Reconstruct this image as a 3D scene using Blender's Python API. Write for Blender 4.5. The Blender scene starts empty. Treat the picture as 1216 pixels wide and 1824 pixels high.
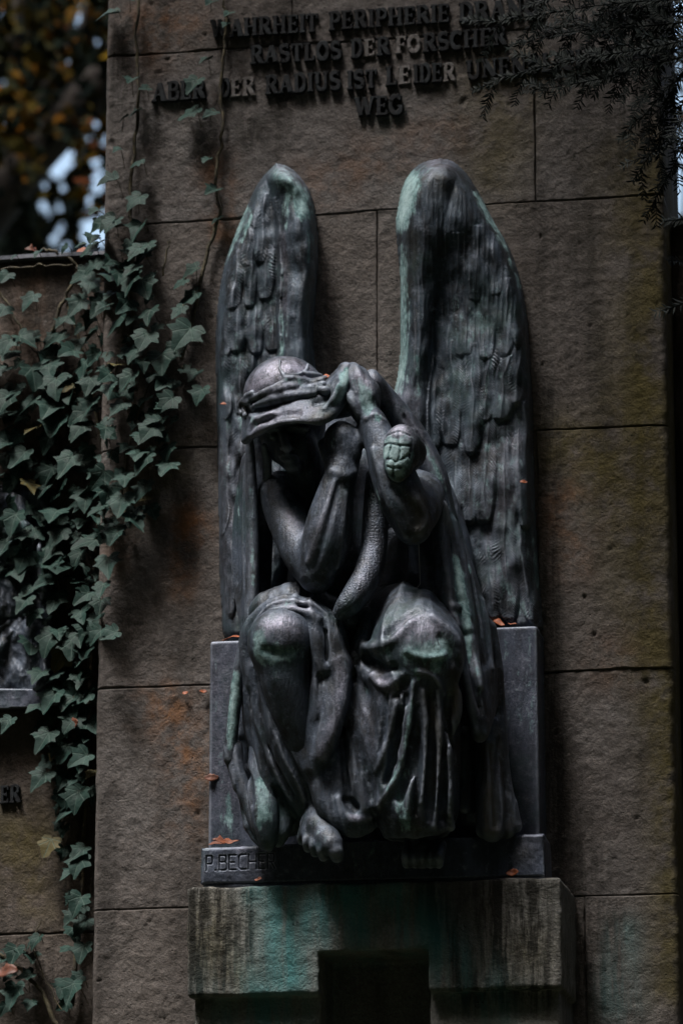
import bpy, math, random
import numpy as np
from math import radians as R
from mathutils import Vector, Matrix

# ------------------------------------------------------------------ camera, sky, sun, exposure
FOC = 7212.0                      # focal length in photo pixels (1216 x 1824)
YAW, PITCH, DIST = R(10.0), R(14.6), 10.0
ZC = 4.05                         # height of the picture centre on the stele face
fwd = np.array([-math.sin(YAW) * math.cos(PITCH), math.cos(YAW) * math.cos(PITCH), math.sin(PITCH)])
rgt = np.array([math.cos(YAW), math.sin(YAW), 0.0])
upv = np.cross(rgt, fwd)
CAM = np.array([0.0, 0.0, ZC]) - DIST * fwd
scene = bpy.context.scene
COL = scene.collection
cd = bpy.data.cameras.new('camera')
cam = bpy.data.objects.new('camera', cd)
COL.objects.link(cam)
cam.matrix_world = Matrix(((rgt[0], upv[0], -fwd[0], CAM[0]), (rgt[1], upv[1], -fwd[1], CAM[1]),
                           (rgt[2], upv[2], -fwd[2], CAM[2]), (0, 0, 0, 1)))
cd.sensor_width = 36.0
cd.sensor_fit = 'AUTO'
cd.lens = FOC / 1824.0 * 36.0
cd.clip_start, cd.clip_end = 0.1, 3000.0
cd.dof.use_dof = True
cd.dof.focus_distance = 9.5
cd.dof.aperture_fstop = 3.6
scene.camera = cam

SUN_EL, SUN_AZ = R(68), R(216)     # azimuth clockwise from +Y
world = bpy.data.worlds.new('World')
scene.world = world
world.use_nodes = True
wn = world.node_tree
sky = wn.nodes.new('ShaderNodeTexSky')
sky.sky_type = 'NISHITA'
sky.sun_disc = False
sky.sun_elevation = SUN_EL
sky.sun_rotation = SUN_AZ
sky.air_density, sky.dust_density, sky.ozone_density = 1.5, 5.0, 1.2
wn.links.new(sky.outputs[0], wn.nodes['Background'].inputs[0])
wn.nodes['Background'].inputs[1].default_value = 0.14
sl = bpy.data.lights.new('sun', 'SUN')
sl.energy = 2.4
sl.angle = R(13)
sl.color = (1.0, 0.99, 0.98)
sun = bpy.data.objects.new('sun', sl)
COL.objects.link(sun)
sd = Vector((math.sin(SUN_AZ) * math.cos(SUN_EL), math.cos(SUN_AZ) * math.cos(SUN_EL), math.sin(SUN_EL)))
sun.rotation_euler = sd.to_track_quat('Z', 'Y').to_euler()
sun.location = (0, -6, 9)
scene.view_settings.view_transform = 'Standard'
scene.view_settings.look = 'None'
scene.view_settings.exposure = 1.0
scene.view_settings.gamma = 1.0

random.seed(7)
rng = np.random.default_rng(11)
PX = 0.00136                      # metres per photo pixel near the figure

# ------------------------------------------------------------------ helpers
def ray(px, py):
    return fwd + (px - 608.0) / FOC * rgt + (912.0 - py) / FOC * upv

def W(px, py, d=0.0):
    """point d metres in front of the stele face (y = -d) seen at photo pixel px, py"""
    r = ray(px, py)
    t = (-d - CAM[1]) / r[1]
    return CAM + t * r

def Wv(px, py, d):
    px, py, d = np.broadcast_arrays(np.asarray(px, float), np.asarray(py, float), np.asarray(d, float))
    r = fwd + ((px - 608.0) / FOC)[..., None] * rgt + ((912.0 - py) / FOC)[..., None] * upv
    t = (-d - CAM[1]) / r[..., 1]
    return CAM + t[..., None] * r

def tag(o, label=None, cat=None, group=None, kind=None):
    if label: o['label'] = label
    if cat: o['category'] = cat
    if group: o['group'] = group
    if kind: o['kind'] = kind
    return o

def empty(name, loc=(0, 0, 0)):
    o = bpy.data.objects.new(name, None)
    o.empty_display_size = 0.1
    COL.objects.link(o)
    o.location = loc
    return o

def link_mesh(name, V, F, mat, parent=None, smooth=True, attrs=None, cattr=None):
    """V (n,3) array, F list of quads/tris or (m,4) array"""
    V = np.asarray(V, np.float32)
    me = bpy.data.meshes.new(name)
    if isinstance(F, np.ndarray):
        m, k = F.shape
        me.vertices.add(len(V)); me.vertices.foreach_set('co', V.ravel())
        me.loops.add(m * k); me.loops.foreach_set('vertex_index', F.astype(np.int32).ravel())
        me.polygons.add(m)
        me.polygons.foreach_set('loop_start', np.arange(0, m * k, k, dtype=np.int32))
        me.update(calc_edges=True)
        me.validate()
    else:
        me.from_pydata([tuple(map(float, v)) for v in V], [], F)
        me.update()
    if smooth:
        me.polygons.foreach_set('use_smooth', np.ones(len(me.polygons), bool))
    for k, a in (attrs or {}).items():
        at = me.attributes.new(k, 'FLOAT', 'POINT')
        at.data.foreach_set('value', np.asarray(a, np.float32))
    for k, a in (cattr or {}).items():
        at = me.attributes.new(k, 'FLOAT_VECTOR', 'POINT')
        at.data.foreach_set('vector', np.asarray(a, np.float32).ravel())
    me.materials.append(mat)
    o = bpy.data.objects.new(name, me)
    COL.objects.link(o)
    if parent is not None:
        o.parent = parent
        o.matrix_parent_inverse = Matrix.Translation(parent.location).inverted() if parent.type == 'EMPTY' else parent.matrix_world.inverted()
    return o

def vnoise(x, y, seed=0):
    """smooth value noise in 2-D, -1..1"""
    x = np.asarray(x, float); y = np.asarray(y, float)
    g = np.random.default_rng(seed).uniform(-1, 1, (256, 256))
    xi = np.floor(x).astype(int); yi = np.floor(y).astype(int)
    fx = x - xi; fy = y - yi
    fx = fx * fx * fx * (fx * (fx * 6 - 15) + 10); fy = fy * fy * fy * (fy * (fy * 6 - 15) + 10)
    a = g[xi % 256, yi % 256]; b = g[(xi + 1) % 256, yi % 256]
    c = g[xi % 256, (yi + 1) % 256]; e = g[(xi + 1) % 256, (yi + 1) % 256]
    return (a * (1 - fx) + b * fx) * (1 - fy) + (c * (1 - fx) + e * fx) * fy

def fbm(x, y, n=4, seed=0):
    s = 0; a = 1.0; t = 0
    for i in range(n):
        s = s + a * vnoise(x * 2 ** i + 13.7 * i, y * 2 ** i + 5.1 * i, seed + i); t += a; a *= 0.5
    return s / t

def catmull(P, n=6):
    P = np.asarray(P, float)
    if len(P) < 3:
        t = np.linspace(0, 1, n + 1)[:, None]
        return P[0] * (1 - t) + P[-1] * t
    Q = np.vstack([2 * P[0] - P[1], P, 2 * P[-1] - P[-2]])
    out = []
    for i in range(1, len(Q) - 2):
        p0, p1, p2, p3 = Q[i - 1], Q[i], Q[i + 1], Q[i + 2]
        for t in np.arange(n) / n:
            out.append(0.5 * ((2 * p1) + (p2 - p0) * t + (2 * p0 - 5 * p1 + 4 * p2 - p3) * t * t + (3 * p1 - p0 - 3 * p2 + p3) * t ** 3))
    out.append(P[-1])
    return np.array(out)

def smin(a, b, k):
    if k <= 0: return np.minimum(a, b)
    h = np.maximum(k - np.abs(a - b), 0) / k
    return np.minimum(a, b) - h * h * k * 0.25

class Vol:
    """sculpting volume: a signed distance grid that is turned into one skin by surface nets"""
    def __init__(s, lo, hi, h=0.0045):
        s.lo = np.array(lo, float); s.h = h
        s.n = np.ceil((np.array(hi, float) - s.lo) / h).astype(int) + 1
        s.F = np.full(s.n, 0.2, np.float32)
        s.ax = [s.lo[i] + h * np.arange(s.n[i]) for i in range(3)]

    def box_idx(s, lo, hi):
        a = np.clip(np.floor((lo - s.lo) / s.h).astype(int), 0, s.n)
        b = np.clip(np.ceil((hi - s.lo) / s.h).astype(int) + 1, 0, s.n)
        return a, b

    def grid(s, a, b):
        return (s.ax[0][a[0]:b[0], None, None], s.ax[1][None, a[1]:b[1], None], s.ax[2][None, None, a[2]:b[2]])

    def comb(s, a, b, D, k, op):
        sl = (slice(a[0], b[0]), slice(a[1], b[1]), slice(a[2], b[2]))
        A = s.F[sl]
        s.F[sl] = smin(A, D, k) if op == 'add' else -smin(-A, D, k)

    def tube3(s, P, r, k=0.008, op='add', flat=1.0):
        """chain of round cones through world points; flat > 1 squashes it front to back"""
        P = np.asarray(P, float); r = np.asarray(r, float)
        m = r.max() + k + 3 * s.h
        a, b = s.box_idx(P.min(0) - m, P.max(0) + m)
        if (b <= a).any(): return
        D = np.full(b - a, 0.2, np.float32)
        for i in range(len(P) - 1):
            mm = max(r[i], r[i + 1]) + k + 3 * s.h
            a2, b2 = s.box_idx(np.minimum(P[i], P[i + 1]) - mm, np.maximum(P[i], P[i + 1]) + mm)
            if (b2 <= a2).any(): continue
            X, Y, Z = s.grid(a2, b2)
            d = P[i + 1] - P[i]
            L2 = max(d @ d, 1e-12)
            t = np.clip(((X - P[i][0]) * d[0] + (Y - P[i][1]) * d[1] + (Z - P[i][2]) * d[2]) / L2, 0, 1)
            dist = np.sqrt((X - P[i][0] - t * d[0]) ** 2 + ((Y - P[i][1] - t * d[1]) * flat) ** 2 + (Z - P[i][2] - t * d[2]) ** 2)
            dist = dist - (r[i] + t * (r[i + 1] - r[i]))
            o = a2 - a
            sl = (slice(o[0], o[0] + b2[0] - a2[0]), slice(o[1], o[1] + b2[1] - a2[1]), slice(o[2], o[2] + b2[2] - a2[2]))
            D[sl] = np.minimum(D[sl], dist)
        s.comb(a, b, D, k, op)

    def tube(s, pts, k=6, op='add', flat=1.0, n=11):
        """pts: (px, py, depth, radius in photo pixels)"""
        Q = catmull(pts, n)
        P = Wv(Q[:, 0], Q[:, 1], Q[:, 2])
        s.tube3(P, np.maximum(Q[:, 3], 0.5) * PX, k * PX, op, flat)

    def ell(s, c, rad, k=6, op='add', rot=0.0, tilt=0.0):
        """c (px,py,depth), rad in photo pixels (x, depth, z); rot about the view axis, tilt about x (degrees)"""
        C = W(*c); r = np.array(rad, float) * PX
        m = r.max() + k * PX + 3 * s.h
        a, b = s.box_idx(C - m, C + m)
        if (b <= a).any(): return
        X, Y, Z = s.grid(a, b)
        M = Matrix.Rotation(R(rot), 3, 'Y') @ Matrix.Rotation(R(tilt), 3, 'X')
        M = np.array(M.transposed())
        x, y, z = X - C[0], Y - C[1], Z - C[2]
        u = M[0][0] * x + M[0][1] * y + M[0][2] * z
        v = M[1][0] * x + M[1][1] * y + M[1][2] * z
        w = M[2][0] * x + M[2][1] * y + M[2][2] * z
        k0 = np.sqrt((u / r[0]) ** 2 + (v / r[1]) ** 2 + (w / r[2]) ** 2)
        k1 = np.sqrt((u / r[0] ** 2) ** 2 + (v / r[1] ** 2) ** 2 + (w / r[2] ** 2) ** 2) + 1e-9
        s.comb(a, b, (k0 * (k0 - 1) / k1).astype(np.float32), k * PX, op)

    def box3(s, lo, hi, rnd=0.005, k=0.0, op='add'):
        lo = np.array(lo, float); hi = np.array(hi, float)
        C = (lo + hi) / 2; H = (hi - lo) / 2 - rnd
        a, b = s.box_idx(lo - 0.03 - k, hi + 0.03 + k)
        X, Y, Z = s.grid(a, b)
        q = [np.abs(X - C[0]) - H[0], np.abs(Y - C[1]) - H[1], np.abs(Z - C[2]) - H[2]]
        D = np.sqrt(np.maximum(q[0], 0) ** 2 + np.maximum(q[1], 0) ** 2 + np.maximum(q[2], 0) ** 2) \
            + np.minimum(np.maximum(np.maximum(q[0], q[1]), q[2]), 0) - rnd
        s.comb(a, b, D.astype(np.float32), k, op)

    def sample(s, P):
        q = (P - s.lo) / s.h
        q = np.clip(q, 0, s.n - 1.001)
        i = np.floor(q).astype(int); f = q - i
        out = 0
        for dx in (0, 1):
            for dy in (0, 1):
                for dz in (0, 1):
                    w = (f[:, 0] if dx else 1 - f[:, 0]) * (f[:, 1] if dy else 1 - f[:, 1]) * (f[:, 2] if dz else 1 - f[:, 2])
                    out = out + w * s.F[i[:, 0] + dx, i[:, 1] + dy, i[:, 2] + dz]
        return out

    def hit(s, px, py):
        """depth of the first skin met along the sight line, or None"""
        d = np.arange(0.75, -0.02, -0.003)
        v = s.sample(Wv(px, py, d))
        j = np.nonzero(v < 0)[0]
        return None if len(j) == 0 else d[j[0]]

    def sheet(s, A, B, n=6, r=8, k=8, bulge=0.0, op='add'):
        """cloth stretched between two edges, each a list of (px, py, depth)"""
        A, B = catmull(A, 4), catmull(B, 4)
        m = max(len(A), len(B))
        f = lambda Q: np.stack([np.interp(np.linspace(0, 1, m), np.linspace(0, 1, len(Q)), Q[:, i]) for i in range(3)], 1)
        A, B = f(A), f(B)
        for i in range(n):
            t = i / (n - 1)
            P = A * (1 - t) + B * t
            d = P[:, 2] + bulge * 4 * t * (1 - t)
            s.tube3(Wv(P[:, 0], P[:, 1], d), np.full(m, r * PX), k * PX, op)

    def brush(s, pts, k=6, op='add', lift=0.0, n=5, flat=1.0):
        """stroke laid on the present skin; pts: (px, py, radius px); lift in radii towards the viewer"""
        Q = catmull(pts, n)
        dep = [s.hit(q[0], q[1]) for q in Q]
        ok = [i for i, v in enumerate(dep) if v is not None]
        if not ok: return
        dep = np.interp(np.arange(len(Q)), ok, [dep[i] for i in ok])
        if len(dep) > 4:
            e = np.pad(dep, 1, mode='edge'); dep = (e[:-2] + 2 * e[1:-1] + e[2:]) / 4
        r = np.maximum(Q[:, 2], 0.5) * PX
        s.tube3(Wv(Q[:, 0], Q[:, 1], dep + lift * r), r, k * PX, op, flat)

    def mesh(s, smooth=1):
        F = s.F
        n = np.array(F.shape)
        ins = F < 0
        c = np.zeros(n - 1, np.uint8)
        for dx in (0, 1):
            for dy in (0, 1):
                for dz in (0, 1):
                    c += ins[dx:n[0] - 1 + dx, dy:n[1] - 1 + dy, dz:n[2] - 1 + dz]
        act = np.argwhere((c > 0) & (c < 8))
        idx = np.full(n - 1, -1, np.int32)
        idx[tuple(act.T)] = np.arange(len(act))
        acc = np.zeros((len(act), 3)); cnt = np.zeros(len(act))
        cor = [(0, 0, 0), (1, 0, 0), (0, 1, 0), (1, 1, 0), (0, 0, 1), (1, 0, 1), (0, 1, 1), (1, 1, 1)]
        for i in range(8):
            for ax in range(3):
                if cor[i][ax] == 0:
                    A = np.array(cor[i]); B = A.copy(); B[ax] = 1
                    fa = F[tuple((act + A).T)]; fb = F[tuple((act + B).T)]
                    x = (fa < 0) != (fb < 0)
                    t = np.where(x, fa / np.where(fa == fb, 1, fa - fb), 0)
                    p = A + t[:, None] * (B - A)
                    acc[x] += p[x]; cnt[x] += 1
        V = act + acc / cnt[:, None]
        quads = []
        for ax in range(3):
            u, v = [(1, 2), (2, 0), (0, 1)][ax]
            sl0 = [slice(1, -1)] * 3; sl1 = [slice(1, -1)] * 3
            sl0[ax] = slice(0, -1); sl1[ax] = slice(1, None)
            a, b = ins[tuple(sl0)], ins[tuple(sl1)]
            e = np.argwhere(a != b)
            flip = a[tuple(e.T)]
            off = np.ones(3, int); off[ax] = 0
            e = e + off
            eu = np.zeros(3, int); eu[u] = 1
            ev = np.zeros(3, int); ev[v] = 1
            q = np.stack([idx[tuple((e - eu - ev).T)], idx[tuple((e - ev).T)], idx[tuple(e.T)], idx[tuple((e - eu).T)]], 1)
            q[~flip] = q[~flip][:, ::-1]
            quads.append(q)
        Q = np.vstack(quads)
        Q = Q[(Q >= 0).all(1)]
        for _ in range(smooth):
            S = np.zeros_like(V); C = np.zeros(len(V))
            for i in range(4):
                np.add.at(S, Q[:, i], V[Q[:, (i + 1) % 4]] + V[Q[:, (i + 3) % 4]]); np.add.at(C, Q[:, i], 2)
            V = V * 0.5 + 0.5 * S / np.maximum(C, 1)[:, None]
        return s.lo + V * s.h, Q

def dense(st):
    """stroke points close enough together to read as one stroke"""
    if len(st) == 1: return np.array(st, float)
    L = sum(math.hypot(a[0] - b[0], a[1] - b[1]) for a, b in zip(st, st[1:])) / (len(st) - 1)
    return catmull(st, int(min(24, max(3, L / (0.45 * min(p[2] for p in st))))))

def blobs(V, strokes, vol=None, dep=None):
    """paint mask at vertices: strokes of (px, py, radius px, strength) laid on the skin"""
    m = np.zeros(len(V))
    for st in strokes:
        Q = dense(st)
        for px, py, r, w in Q:
            d = vol.hit(px, py) if vol is not None else dep(px, py)
            if d is None: continue
            P = W(px, py, d)
            g = ((V - P) ** 2).sum(1) / (r * PX) ** 2
            m = np.maximum(m, w * np.exp(-g))
    return m

# ------------------------------------------------------------------ materials
class NT:
    def __init__(s, name):
        s.m = bpy.data.materials.new(name); s.m.use_nodes = True
        s.t = s.m.node_tree; s.b = s.t.nodes['Principled BSDF']
        s.pos = s.t.nodes.new('ShaderNodeTexCoord').outputs['Object']
    def put(s, sock, v):
        if isinstance(v, bpy.types.NodeSocket): s.t.links.new(v, sock)
        elif v is not None: sock.default_value = v if not isinstance(v, tuple) or len(v) != 3 or sock.type == 'VECTOR' else (*v, 1)
    def map(s, scale, vec=None):
        n = s.t.nodes.new('ShaderNodeMapping'); s.put(n.inputs[0], vec or s.pos); n.inputs['Scale'].default_value = scale
        return n.outputs[0]
    def noise(s, scale, detail=4, rough=0.55, vec=None, dist=0.0):
        n = s.t.nodes.new('ShaderNodeTexNoise'); s.put(n.inputs['Vector'], vec or s.pos)
        n.inputs['Scale'].default_value = scale; n.inputs['Detail'].default_value = detail
        n.inputs['Roughness'].default_value = rough; n.inputs['Distortion'].default_value = dist
        return n.outputs['Fac']
    def voro(s, scale, vec=None, feat='F1', out='Distance', rand=1.0):
        n = s.t.nodes.new('ShaderNodeTexVoronoi'); n.feature = feat; s.put(n.inputs['Vector'], vec or s.pos)
        n.inputs['Scale'].default_value = scale; n.inputs['Randomness'].default_value = rand
        return n.outputs[out]
    def ramp(s, f, lo, hi, a=0.0, b=1.0):
        n = s.t.nodes.new('ShaderNodeMapRange'); n.interpolation_type = 'SMOOTHSTEP'
        s.put(n.inputs[0], f); n.inputs[1].default_value = lo; n.inputs[2].default_value = hi
        n.inputs[3].default_value = a; n.inputs[4].default_value = b
        return n.outputs[0]
    def math(s, op, a, b=None, c=None):
        n = s.t.nodes.new('ShaderNodeMath'); n.operation = op
        s.put(n.inputs[0], a); s.put(n.inputs[1], b); s.put(n.inputs[2], c)
        return n.outputs[0]
    def mix(s, f, a, b, mode='MIX'):
        n = s.t.nodes.new('ShaderNodeMix'); n.data_type = 'RGBA'; n.blend_type = mode
        s.put(n.inputs[0], f); s.put(n.inputs[6], a); s.put(n.inputs[7], b)
        return n.outputs[2]
    def attr(s, name, out='Fac'):
        n = s.t.nodes.new('ShaderNodeAttribute'); n.attribute_name = name
        return n.outputs[out]
    def sep(s, v):
        n = s.t.nodes.new('ShaderNodeSeparateXYZ'); s.put(n.inputs[0], v); return n.outputs
    def bump(s, h, strength=0.5, dist=0.01, prev=None):
        n = s.t.nodes.new('ShaderNodeBump'); s.put(n.inputs['Height'], h)
        n.inputs['Strength'].default_value = strength; n.inputs['Distance'].default_value = dist
        if prev is not None: s.put(n.inputs['Normal'], prev)
        return n.outputs[0]
    def out(s, col, rough=0.8, normal=None, metal=0.0, spec=None):
        s.put(s.b.inputs['Base Color'], col); s.put(s.b.inputs['Roughness'], rough)
        s.put(s.b.inputs['Metallic'], metal)
        if spec is not None: s.put(s.b.inputs['Specular IOR Level'], spec)
        if normal is not None: s.put(s.b.inputs['Normal'], normal)
        return s.m

def bronze(name, dark=(0.018, 0.021, 0.025), mid=(0.068, 0.088, 0.122), scale=False, rough=0.59):
    n = NT(name)
    streak = n.noise(1.0, 6, 0.65, n.map((30, 30, 5)))
    cloud = n.noise(9, 6, 0.65)
    mott = n.noise(42, 5, 0.7)
    fine = n.noise(190, 3, 0.7)
    f = n.math('ADD', n.math('MULTIPLY', streak, 0.45), n.math('ADD', n.math('MULTIPLY', cloud, 0.3), n.math('MULTIPLY', mott, 0.25)))
    col = n.mix(n.ramp(f, 0.40, 0.60), dark, mid)
    col = n.mix(n.ramp(mott, 0.55, 0.68, 0, 0.55), col, (0.17, 0.185, 0.23))
    pt = n.t.nodes.new('ShaderNodeNewGeometry').outputs['Pointiness']
    edge = n.math('MULTIPLY', n.ramp(pt, 0.503, 0.545), n.ramp(cloud, 0.3, 0.55, 0.3, 1.0))
    col = n.mix(n.math('MULTIPLY', edge, 0.7), col, (0.27, 0.30, 0.36))
    # verdigris
    brk = n.math('ADD', n.math('MULTIPLY', n.noise(1, 7, 0.72, n.map((70, 70, 24))), 0.75), n.math('MULTIPLY', mott, 0.3))
    pa = n.math('ADD', n.attr('patina'), 0.13)
    pm = n.ramp(n.math('ADD', n.math('MULTIPLY', pa, 0.8), n.math('MULTIPLY', n.math('SUBTRACT', brk, 0.55), 3.0)), 0.25, 0.75)
    pm = n.math('MULTIPLY', pm, n.ramp(pa, 0.02, 0.3))
    pc = n.mix(n.ramp(n.noise(60, 5, 0.65), 0.35, 0.65), (0.10, 0.20, 0.20), (0.36, 0.53, 0.54))
    pc = n.mix(n.ramp(pa, 0.9, 1.7, 0, 0.8), pc, (0.58, 0.76, 0.77))
    col = n.mix(n.math('MULTIPLY', pm, 0.85), col, pc)
    gm = n.ramp(n.noise(5.5, 5, 0.65), 0.5, 0.68)
    col = n.mix(n.math('MULTIPLY', gm, 0.5), col, (0.022, 0.062, 0.060))
    # pale chalky bloom, with light on the tops painted into the colour
    du = n.attr('dust_light')
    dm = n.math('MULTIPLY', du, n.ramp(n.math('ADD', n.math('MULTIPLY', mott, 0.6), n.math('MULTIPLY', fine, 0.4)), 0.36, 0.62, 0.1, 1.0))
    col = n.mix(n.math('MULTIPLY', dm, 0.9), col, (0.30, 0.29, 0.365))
    oc = n.math('MULTIPLY', n.attr('ochre'), n.ramp(streak, 0.35, 0.6, 0.25, 1.0))
    col = n.mix(n.math('MULTIPLY', oc, 0.85), col, (0.075, 0.058, 0.015))
    # specks of grit
    sp = n.ramp(n.voro(230), 0.05, 0.15, 1.0, 0.0)
    sp = n.math('MULTIPLY', sp, n.ramp(n.noise(26, 3), 0.48, 0.62))
    col = n.mix(n.math('MULTIPLY', sp, 0.5), col, (0.34, 0.34, 0.37))
    h = n.math('ADD', n.math('MULTIPLY', fine, 0.5), n.math('ADD', n.math('MULTIPLY', mott, 0.35), n.math('ADD', n.math('MULTIPLY', n.noise(1, 4, 0.65, n.map((150, 150, 30))), 0.7), n.math('MULTIPLY', n.noise(1, 5, 0.6, n.map((62, 62, 11)), 0.6), 1.1))))
    nor = n.bump(h, 0.5, 0.005)
    if scale:
        ed = n.voro(1.0, n.map((90, 90, 125)), 'DISTANCE_TO_EDGE', rand=0.5)
        nor = n.bump(n.ramp(ed, 0.0, 0.3), 0.3, 0.003, nor)
    ro = n.ramp(n.math('ADD', f, pm), 0.3, 1.2, rough - 0.12, 0.9)
    return n.out(col, ro, nor, 0.36, 0.5)

M_BODY = bronze('weathered_bronze')
M_WING = bronze('feather_bronze', mid=(0.062, 0.088, 0.118))
M_SLAB = bronze('slate_bronze', dark=(0.026, 0.033, 0.050), mid=(0.056, 0.070, 0.104), rough=0.66)
M_SNAKE = bronze('scaled_bronze', scale=True)

def stone(name, c1, c2, c3, bumpy=1.0):
    n = NT(name)
    big = n.noise(2.2, 5, 0.6)
    mid = n.noise(14, 5, 0.65)
    grain = n.noise(130, 4, 0.7)
    col = n.mix(n.ramp(big, 0.35, 0.65), c1, c2)
    col = n.mix(n.ramp(mid, 0.45, 0.75, 0, 0.7), col, c3)
    tn = n.attr('tone')
    col = n.mix(n.ramp(tn, 0.0, 1.0, 0.0, 0.55), col, n.mix(big, (0.15, 0.118, 0.092), (0.185, 0.165, 0.155)))
    drip = n.ramp(n.noise(1, 4, 0.6, n.map((9, 9, 0.8))), 0.48, 0.70, 0, 0.7)
    col = n.mix(drip, col, (0.045, 0.040, 0.036))
    pale = n.ramp(n.noise(34, 4, 0.7), 0.6, 0.74, 0, 0.55)
    col = n.mix(pale, col, (0.30, 0.28, 0.27))
    col = n.mix(n.ramp(grain, 0.3, 0.7, 0.0, 0.75), n.mix(0.5, col, (0.02, 0.018, 0.016)), col)
    rust = n.math('MULTIPLY', n.attr('rust'), n.ramp(n.noise(11, 5, 0.7), 0.38, 0.66))
    col = n.mix(n.math('MULTIPLY', rust, 0.8), col, (0.21, 0.085, 0.022))
    alg = n.math('MULTIPLY', n.attr('algae'), n.ramp(n.noise(8, 5, 0.7), 0.30, 0.58))
    col = n.mix(n.math('MULTIPLY', alg, 0.85), col, (0.085, 0.068, 0.014))
    soot_shade = n.math('MULTIPLY', n.attr('soot_shade'), n.ramp(n.noise(1, 5, 0.7, n.map((40, 40, 4))), 0.36, 0.6))  # one dark mask for soot streaks and for painted-in shade
    col = n.mix(n.math('MINIMUM', soot_shade, 0.93), col, (0.016, 0.015, 0.012))
    cu = n.math('MULTIPLY', n.attr('copper'), n.ramp(n.noise(1, 5, 0.65, n.map((24, 24, 2.2))), 0.34, 0.6, 0.08, 1))
    col = n.mix(n.math('MULTIPLY', cu, 0.85), col, (0.050, 0.21, 0.215))
    pit = n.ramp(n.voro(62), 0.05, 0.17, 0.0, 1.0)
    pitm = n.ramp(n.noise(12, 3), 0.57, 0.66)
    pit2 = n.math('SUBTRACT', 1.0, n.math('MULTIPLY', n.math('SUBTRACT', 1.0, pit), pitm))
    col = n.mix(n.math('MULTIPLY', n.math('SUBTRACT', 1.0, pit2), 0.7), col, (0.015, 0.013, 0.012))
    h = n.math('ADD', n.math('MULTIPLY', grain, 0.55), n.math('ADD', n.math('MULTIPLY', n.noise(45, 4, 0.7), 0.9), n.math('MULTIPLY', pit2, 1.1)))
    nor = n.bump(h, min(1.0, 0.8 * bumpy), 0.007)
    return n.out(col, 0.92, nor, 0.0, 0.2)

M_STONE = stone('sandstone', (0.140, 0.125, 0.118), (0.198, 0.183, 0.177), (0.106, 0.091, 0.083))
M_WALL = stone('boundary_sandstone', (0.125, 0.100, 0.085), (0.17, 0.14, 0.12), (0.085, 0.066, 0.055))
M_CORBEL = stone('mossy_sandstone', (0.20, 0.195, 0.18), (0.27, 0.265, 0.25), (0.13, 0.125, 0.10), 1.3)

n = NT('lead_letters'); M_LETTER = n.out(n.mix(n.ramp(n.noise(40), .4, .65), (0.007, 0.008, 0.010), (0.018, 0.023, 0.027)), 0.85, n.bump(n.noise(120), .3, .003), 0.3)
n = NT('letter_scar'); M_GHOST = n.out(n.mix(n.ramp(n.noise(60), .35, .65), (0.10, 0.09, 0.083), (0.165, 0.155, 0.152)), 0.9, n.bump(n.noise(120), .5, .003))
n = NT('zinc_sheet'); M_ZINC = n.out(n.mix(n.ramp(n.noise(20), .4, .65), (0.10, 0.11, 0.13), (0.28, 0.29, 0.33)), 0.5, n.bump(n.noise(60), .2, .003), 0.5)

def ivy_mat(name, c1, c2, vein):
    n = NT(name)
    uv = n.attr('luv', 'Vector'); o = n.sep(uv)
    r = n.math('SQRT', n.math('ADD', n.math('MULTIPLY', o[0], o[0]), n.math('MULTIPLY', o[1], o[1])))
    a = n.math('ABSOLUTE', n.math('ARCTAN2', o[0], n.math('MULTIPLY', o[1], -1.0)))
    d = n.math('ABSOLUTE', a)
    for ang in (0.72, 1.55):
        d = n.math('MINIMUM', d, n.math('ABSOLUTE', n.math('SUBTRACT', a, ang)))
    d = n.math('MULTIPLY', d, r)
    side = n.math('ABSOLUTE', n.math('SUBTRACT', n.math('FRACT', n.math('ADD', n.math('MULTIPLY', r, 5.0), n.math('MULTIPLY', d, -5.0))), 0.5))
    v = n.math('MAXIMUM', n.ramp(d, 0.008, 0.035, 1.0, 0.0), n.math('MULTIPLY', n.ramp(side, 0.0, 0.09, 0.35, 0.0), n.ramp(d, 0.1, 0.3, 1.0, 0.0)))
    rnd = n.attr('rnd')
    col = n.mix(rnd, c1, c2)
    col = n.mix(n.ramp(n.noise(45, 4, 0.6), 0.4, 0.7, 0, 0.6), col, tuple(x * 0.55 for x in c1))
    col = n.mix(n.math('MULTIPLY', n.ramp(rnd, 0.984, 0.988), 0.8), col, (0.085, 0.062, 0.016))
    col = n.mix(n.math('MULTIPLY', v, 0.55), col, vein)
    nor = n.bump(n.math('SUBTRACT', n.noise(60), n.math('MULTIPLY', v, 0.5)), 0.4, 0.004)
    return n.out(col, 0.62, nor, 0.0, 0.15)

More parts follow.
